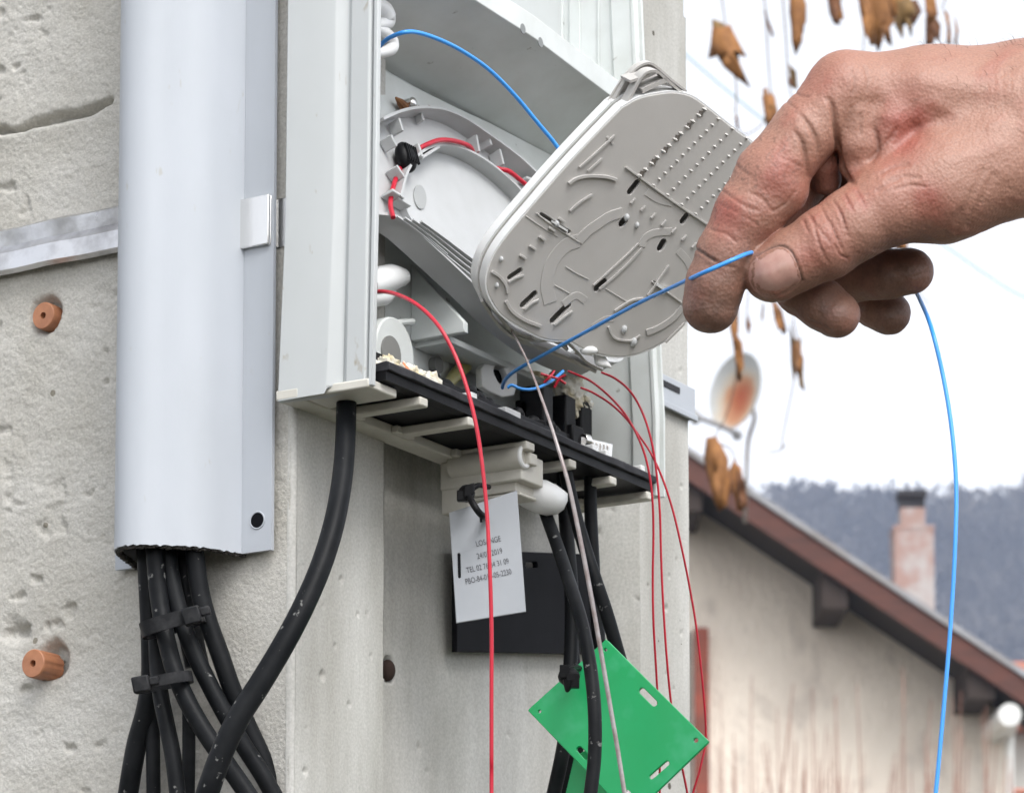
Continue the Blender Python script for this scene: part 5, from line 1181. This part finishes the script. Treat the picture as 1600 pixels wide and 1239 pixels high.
def build_tile_shed():
    d = 23.0; px = d / FPX; up = np.array([0, 0, 1.0]); A = far(1572, 1262, d); 
    b = MB(); V = lambda a, z: np.array([a[0], a[1], z]); z = far(1572, 1239, d)[2]
    b.hexa([V(A, GZ), V(A + rgt * 2.4, GZ), V(A + rgt * 2.4 + fwd * 3, GZ), V(A + fwd * 3, GZ)], [V(A, z), V(A + rgt * 2.4, z), V(A + rgt * 2.4 + fwd * 3, z + .02), V(A + fwd * 3, z + .02)])
    root = empty('shed', V(A + rgt * 1.2, GZ), 'low shed with orange tiled roof at the right edge beyond the gable', 'shed')
    b.build('wall', mat('shed_wall', (0.6, 0.58, 0.55), .9), root, False)
    r = MB(); z1 = far(1586, 1198, d)[2]
    r.add([V(A - rgt * .02 - fwd * .2, z - .02), V(A + rgt * 2.6 - fwd * .2, z - .02), V(A + rgt * 2.6 + fwd * 1.5, z1 + .05), V(A + rgt * .03 + fwd * 1.5, z1 + .05), V(A + rgt * 2.6 + fwd * 3.2, z - .02), V(A + fwd * 3.2, z - .02)], [(0, 1, 2, 3), (3, 2, 4, 5), (0, 3, 5), (1, 4, 2), (0, 5, 4, 1)])
    r.build('roof', mat('orange_shed_tiles', (0.46, 0.17, 0.10), .85, 0, (0.36, 0.12, 0.08), 5), root, False)
build_tile_shed()

# ------------------------------------------------------------------ satellite dish on its mast
def build_dish():
    d = 17.0; px = d / FPX; c = far(1160, 614, d)
    nx = _n(-rgt * .80 - fwd * .60 + np.array([0, 0, .10]))
    base = far(1166, 830, d + .4)
    root = empty('satellite_dish', base, 'white satellite dish with a round rust stain, on a thin mast by the brown verge', 'satellite dish')
    a = _n(np.cross(nx, [0, 0, 1])); b = np.cross(a, nx)
    if b[2] < 0: b = -b
    R1, R2 = 63 * px, 62 * px; V = []; F = []; N, K = 40, 12
    def pt(s, t, off): return c + a * (R1 * s * math.cos(t)) + b * (R2 * s * math.sin(t)) + nx * (.055 * s * s - off)
    for off in (0, .008):
        for k in range(K + 1):
            for j in range(N): V.append(pt(max(k / K, .004), 2 * math.pi * j / N, off))
    for s in range(2):
        o = s * (K + 1) * N
        for k in range(K):
            for j in range(N): F.append((o + k * N + j, o + k * N + (j + 1) % N, o + (k + 1) * N + (j + 1) % N, o + (k + 1) * N + j))
    for j in range(N): F.append((K * N + j, K * N + (j + 1) % N, (K + 1) * N + K * N + (j + 1) % N, (K + 1) * N + K * N + j))
    m = bpy.data.materials.new('rust_stained_white'); m.use_nodes = True; t = m.node_tree; bs = t.nodes['Principled BSDF']; bs.inputs['Roughness'].default_value = .55
    rp = t.nodes.new('ShaderNodeValToRGB'); rp.color_ramp.elements[0].position = 0; rp.color_ramp.elements[0].color = (0.40, 0.075, 0.022, 1)
    e = rp.color_ramp.elements; e[1].position = .55; e[1].color = (0.50, 0.51, 0.50, 1); q = e.new(.14); q.color = (0.42, 0.12, 0.045, 1); q = e.new(.30); q.color = (0.5, 0.25, 0.13, 1); q = e.new(.40); q.color = (.56, .48, .38, 1)
    at = t.nodes.new('ShaderNodeAttribute'); at.attribute_name = 'stain'; t.links.new(at.outputs['Fac'], rp.inputs[0]); t.links.new(rp.outputs[0], bs.inputs['Base Color'])
    o = link('dish', V, F, m, root, True, 60)
    at_ = o.data.attributes.new('stain', 'FLOAT', 'POINT'); vals = []
    for v in V:
        w = v - c; x, y = w.dot(a) / R1, w.dot(b) / R2
        vals.append(.60 * math.hypot(x - .0, (y + .06) * (.62 if y < -.06 else 1.15)) + .05 * noise.noise(Vector((x * 5, y * 5, 1))))
    at_.data.foreach_set('value', vals)
    ms = MB(); ms.tube([c - nx * .01, c - nx * .10 - b * .10, far(1169, 690, d + .15), far(1166, 760, d + .2), far(1164, 815, d + .4)], .012, 10, 4); ms.build('mast', mat('rusty_mast', (.22, .17, .14), .7, 0, (.34, .33, .32), 9), root)
    ar = MB(); ar.tube([far(1152, 678, d), far(1118, 662, d - .1), far(1088, 651, d - .2)], .016, 8, 2); ar.ell(far(1086, 651, d - .2), [rgt * .035, fwd * .035, np.array([0, 0, .045])], 12, 8); ar.ell(far(1152, 680, d), [rgt * .03, fwd * .03, np.array([0, 0, .03])], 10, 6)
    ar.build('feed_arm', mat('grey_feed', (.33, .33, .34), .6), root)
build_dish()

# ------------------------------------------------------------------ slender tree whose last leaves hang into the view
def build_tree():
    d = 4.6; T = lambda x, y, e=0.0: far(x, y, d + e); base = T(800, 1239); base[2] = GZ
    root = empty('leafless_tree', base, 'young winter tree beside the pole with curled orange brown leaves on drooping twigs', 'tree')
    tr = MB(); up = np.array([0, 0, 1.0]); x = lambda z, o=0: np.array([base[0], base[1], z]) + rgt * o
    zt = T(800, -420)[2]
    tr.tube([x(GZ - .1), x(GZ + 1, .03), x(GZ + 2, -.02), x(zt, .06)], [.05, .045, .035, .02], 12, 6)
    tr.build('trunk', mat('grey_bark', (.16, .13, .11), .9, 0, (.10, .08, .065), 14, bscale=40, bstr=.7, bdist=.01), root)
    tw = MB(); mb = mat('brown_twig', (.13, .085, .065), .8)
    limbs = [([(800, -380), (950, -190), (1100, -90), (1260, -60), (1400, -70), (1560, -120)], .011), ([(810, -250), (960, -110), (1080, -40), (1180, -36)], .008), ([(800, -300), (1000, -200), (1300, -140), (1480, -130)], .009)]
    for p, r in limbs: tw.tube([T(*q) for q in p], [r, r * .35], 8, 6)
    hang = [[(1120, -40), (1128, 0), (1134, 42)], [(1190, -40), (1196, 14), (1206, 60)], [(1240, -60), (1243, -20), (1244, 4)], [(1290, -60), (1298, -30), (1304, 0)], [(1360, -70), (1352, -10), (1350, 60), (1346, 110)], [(1400, -70), (1396, -20), (1394, 6)], [(1450, -80), (1452, 0), (1458, 24)], [(1480, -90), (1478, -10), (1472, 14)],
            [(1134, 42), (1150, 130), (1150, 180), (1160, 210), (1185, 200), (1200, 180)], [(1196, 14), (1200, 90), (1204, 140)], [(1220, -38), (1228, 60), (1232, 130), (1240, 160)], [(1160, 210), (1148, 330), (1146, 440), (1150, 480)], [(1200, 180), (1186, 330), (1170, 450), (1166, 510), (1172, 492)], [(1240, 160), (1230, 330), (1234, 420), (1240, 500)], [(1204, 140), (1206, 320), (1208, 460)],
            [(1146, 440), (1152, 560), (1138, 640), (1112, 690)], [(1240, 500), (1246, 560), (1222, 690), (1228, 694)], [(1240, 160), (1330, 300), (1400, 370), (1424, 392)], [(1228, 694), (1218, 704), (1200, 707)], [(1112, 690), (1140, 700), (1150, 720)], [(1400, 370), (1430, 420), (1432, 450), (1452, 476)]]
    for p in hang: tw.tube([T(*q, .0) for q in p], [.0012, .0008], 6, 5)
    tw.build('twigs', mb, root)
    ml = [mat('dry_leaf_%s' % w, c1, .75, 0, c2, 60, 5, .35, .65, 160, .5, .003) for w, c1, c2 in (('tan', (.33, .145, .042), (.20, .08, .024)), ('rust', (.18, .07, .026), (.10, .04, .017)), ('olive', (.24, .14, .045), (.11, .06, .02)))]
    lf = [([(1113, 42), (1128, 44), (1140, 38), (1154, 66), (1167, 90), (1152, 80), (1156, 100), (1173, 138), (1150, 122), (1130, 104), (1122, 88), (1106, 92), (1110, 70)], 0), ([(1234, -20), (1252, -16), (1260, 8), (1260, 34), (1253, 48), (1254, 64), (1243, 88), (1237, 66), (1236, 44), (1233, 20)], 0),
          ([(1290, -20), (1308, -14), (1315, 16), (1308, 22), (1314, 40), (1303, 38), (1296, 22)], 1), ([(1358, -18), (1392, -10), (1398, 34), (1390, 44), (1394, 74), (1386, 60), (1380, 44), (1372, 46), (1372, 70), (1360, 72), (1354, 40)], 0), ([(1398, -16), (1420, -8), (1434, 22), (1423, 24), (1426, 44), (1424, 60), (1418, 40), (1404, 34), (1396, 30), (1410, 62), (1398, 40)], 2),
          ([(1446, 26), (1458, 26), (1468, 54), (1462, 56), (1458, 70), (1446, 72), (1446, 48)], 1), ([(1474, 14), (1482, 22), (1486, 50), (1486, 72), (1479, 70), (1480, 44)], 0), ([(1492, 26), (1498, 48), (1494, 72), (1490, 70), (1494, 48)], 0), ([(1192, 140), (1198, 136), (1204, 160), (1212, 176), (1204, 196), (1194, 178)], 0), ([(1206, 164), (1213, 168), (1212, 190), (1200, 200), (1194, 186)], 2),
          ([(1229, 118), (1238, 126), (1242, 140), (1234, 134)], 1), ([(1148, 180), (1153, 182), (1155, 204), (1150, 200)], 1), ([(1192, 14), (1196, 22), (1206, 44), (1210, 58), (1202, 50)], 1), ([(1141, 492), (1149, 494), (1153, 516), (1151, 540), (1158, 562), (1159, 594), (1152, 594), (1148, 560), (1144, 530), (1140, 512)], 0), ([(1168, 496), (1174, 506), (1170, 524), (1166, 514)], 1),
          ([(1206, 470), (1214, 472), (1224, 516), (1216, 516), (1210, 500)], 0), ([(1234, 500), (1240, 526), (1248, 536), (1252, 524), (1252, 552), (1256, 560), (1255, 590), (1258, 612), (1250, 604), (1246, 578), (1238, 576), (1240, 600), (1236, 570)], 2), ([(1104, 684), (1120, 682), (1130, 712), (1134, 746), (1130, 760), (1128, 792), (1118, 790), (1108, 752), (1100, 716)], 0), ([(1136, 740), (1148, 716), (1158, 742), (1162, 770), (1156, 792), (1148, 780), (1140, 756)], 0), ([(1398, 374), (1418, 372), (1418, 392), (1398, 390)], 0), ([(1192, 470), (1194, 480), (1192, 506), (1189, 496)], 1), ([(1112, 30), (1130, 36), (1142, 60), (1138, 88), (1124, 96), (1116, 70)], 2), ([(1352, -24), (1376, -12), (1384, 24), (1376, 56), (1362, 50), (1354, 20)], 1), ([(1384, -20), (1412, -14), (1420, 18), (1408, 30), (1392, 24)], 0), ([(1300, -30), (1318, -16), (1312, 12), (1302, 6)], 0), ([(1376, 36), (1386, 40), (1392, 72), (1384, 64)], 1), ([(1200, 168), (1210, 150), (1214, 172), (1208, 206), (1200, 194)], 0), ([(1458, 20), (1470, 40), (1468, 66), (1460, 58)], 1), ([(1150, 520), (1160, 536), (1162, 572), (1154, 600), (1149, 560)], 0), ([(1238, 540), (1248, 530), (1254, 562), (1250, 592), (1240, 574)], 0), ([(1124, 690), (1138, 716), (1138, 762), (1128, 776), (1120, 740)], 0), ([(1152, 730), (1164, 752), (1168, 790), (1156, 800), (1150, 770)], 1), ([(1110, 720), (1124, 714), (1128, 770), (1116, 776)], 2), ([(1338, -20), (1356, -16), (1366, 30), (1360, 66), (1350, 50), (1344, 20)], 0), ([(1366, 20), (1384, 26), (1380, 62), (1372, 84), (1364, 60)], 0), ([(1408, 4), (1432, 0), (1440, 18), (1428, 40), (1414, 34)], 1), ([(1444, -20), (1460, -10), (1466, 24), (1454, 40), (1446, 20)], 0), ([(1240, 10), (1258, 14), (1256, 50), (1246, 76), (1240, 50)], 1), ([(1296, -10), (1312, -4), (1318, 30), (1306, 36)], 0), ([(1146, 470), (1154, 478), (1154, 520), (1147, 510)], 1), ([(1216, 476), (1222, 486), (1230, 518), (1222, 524)], 1), ([(1112, 690), (1132, 704), (1142, 750), (1136, 790), (1122, 800), (1114, 760)], 0), ([(1146, 720), (1158, 730), (1166, 780), (1160, 800), (1150, 796)], 0), ([(1190, 150), (1208, 146), (1216, 176), (1206, 200), (1196, 190)], 0), ([(1232, 100), (1244, 112), (1246, 140), (1236, 136)], 2), ([(1130, 740), (1142, 738), (1146, 764), (1138, 776), (1130, 762)], 1)]
    for pts, mi in lf:
        q = np.array(pts, float); c = q.mean(0); V = []; F = []; n = len(pts); e = random.uniform(-.12, .12)
        w = max(8, np.ptp(q[:, 0])); 
        for s in (0, .5, 1):
            for p in q:
                r = c + (p - c) * s; cu = .5 * ((r[0] - c[0]) / w) ** 2 * w + random.uniform(-2, 2)
                V.append(T(r[0], r[1], e + cu * d / FPX * 3.0))
                if s == 0: V[-1] = T(c[0], c[1], e)
        for k in range(2):
            for i in range(n): j = (i + 1) % n; F.append((k * n + i, k * n + j, (k + 1) * n + j, (k + 1) * n + i))
        o = link('leaf', V, F, ml[mi], root, True, 180); so2 = o.modifiers.new('thick', 'SOLIDIFY'); so2.thickness = .0008
build_tree()
def build_wire():
    w = MB(); p = [far(900, -70, 9.0), far(1120, 128, 9.3), far(1300, 268, 9.6), far(1470, 380, 9.9), far(1540, 428, 10.0), far(1620, 474, 10.1), far(1900, 600, 10.6), far(2400, 700, 11.5)]
    w.tube(p, .0030, 8, 8); tag(w.build('overhead_wire', mat('pale_blue_wire', (.35, .55, .66), .5), None, True), 'thin pale blue overhead wire slanting across the sky behind the hand', 'wire')
build_wire()
def build_shrub():
    d = 15.5; c = far(1370, 1239, d); root = empty('bare_shrub', (c[0], c[1], GZ), 'bare shrub with reddish upright shoots in front of the beige gable', 'shrub')
    b = MB(); R_ = random.Random(5)
    for k in range(80):
        x = R_.uniform(1120, 1590); h = R_.uniform(1040, 1215) if R_.random() < .4 else R_.uniform(1130, 1230); dd = d + R_.uniform(-.6, .6)
        a = far(x + R_.uniform(-30, 30), 1500, dd); a[2] = GZ if R_.random() < .3 else a[2]; t = far(x, h, dd); m = (a + t) / 2 + rgt * R_.uniform(-.04, .04)
        g = far(x + R_.uniform(-40, 40), 2300, dd); g[2] = GZ
        b.tube([g, a, m, t], [.008, .007, .005, .002], 5, 3)
    b.build('shoots', mat('reddish_shoot', (.27, .115, .08), .8, 0, (.40, .25, .19), 8), root)
build_shrub()
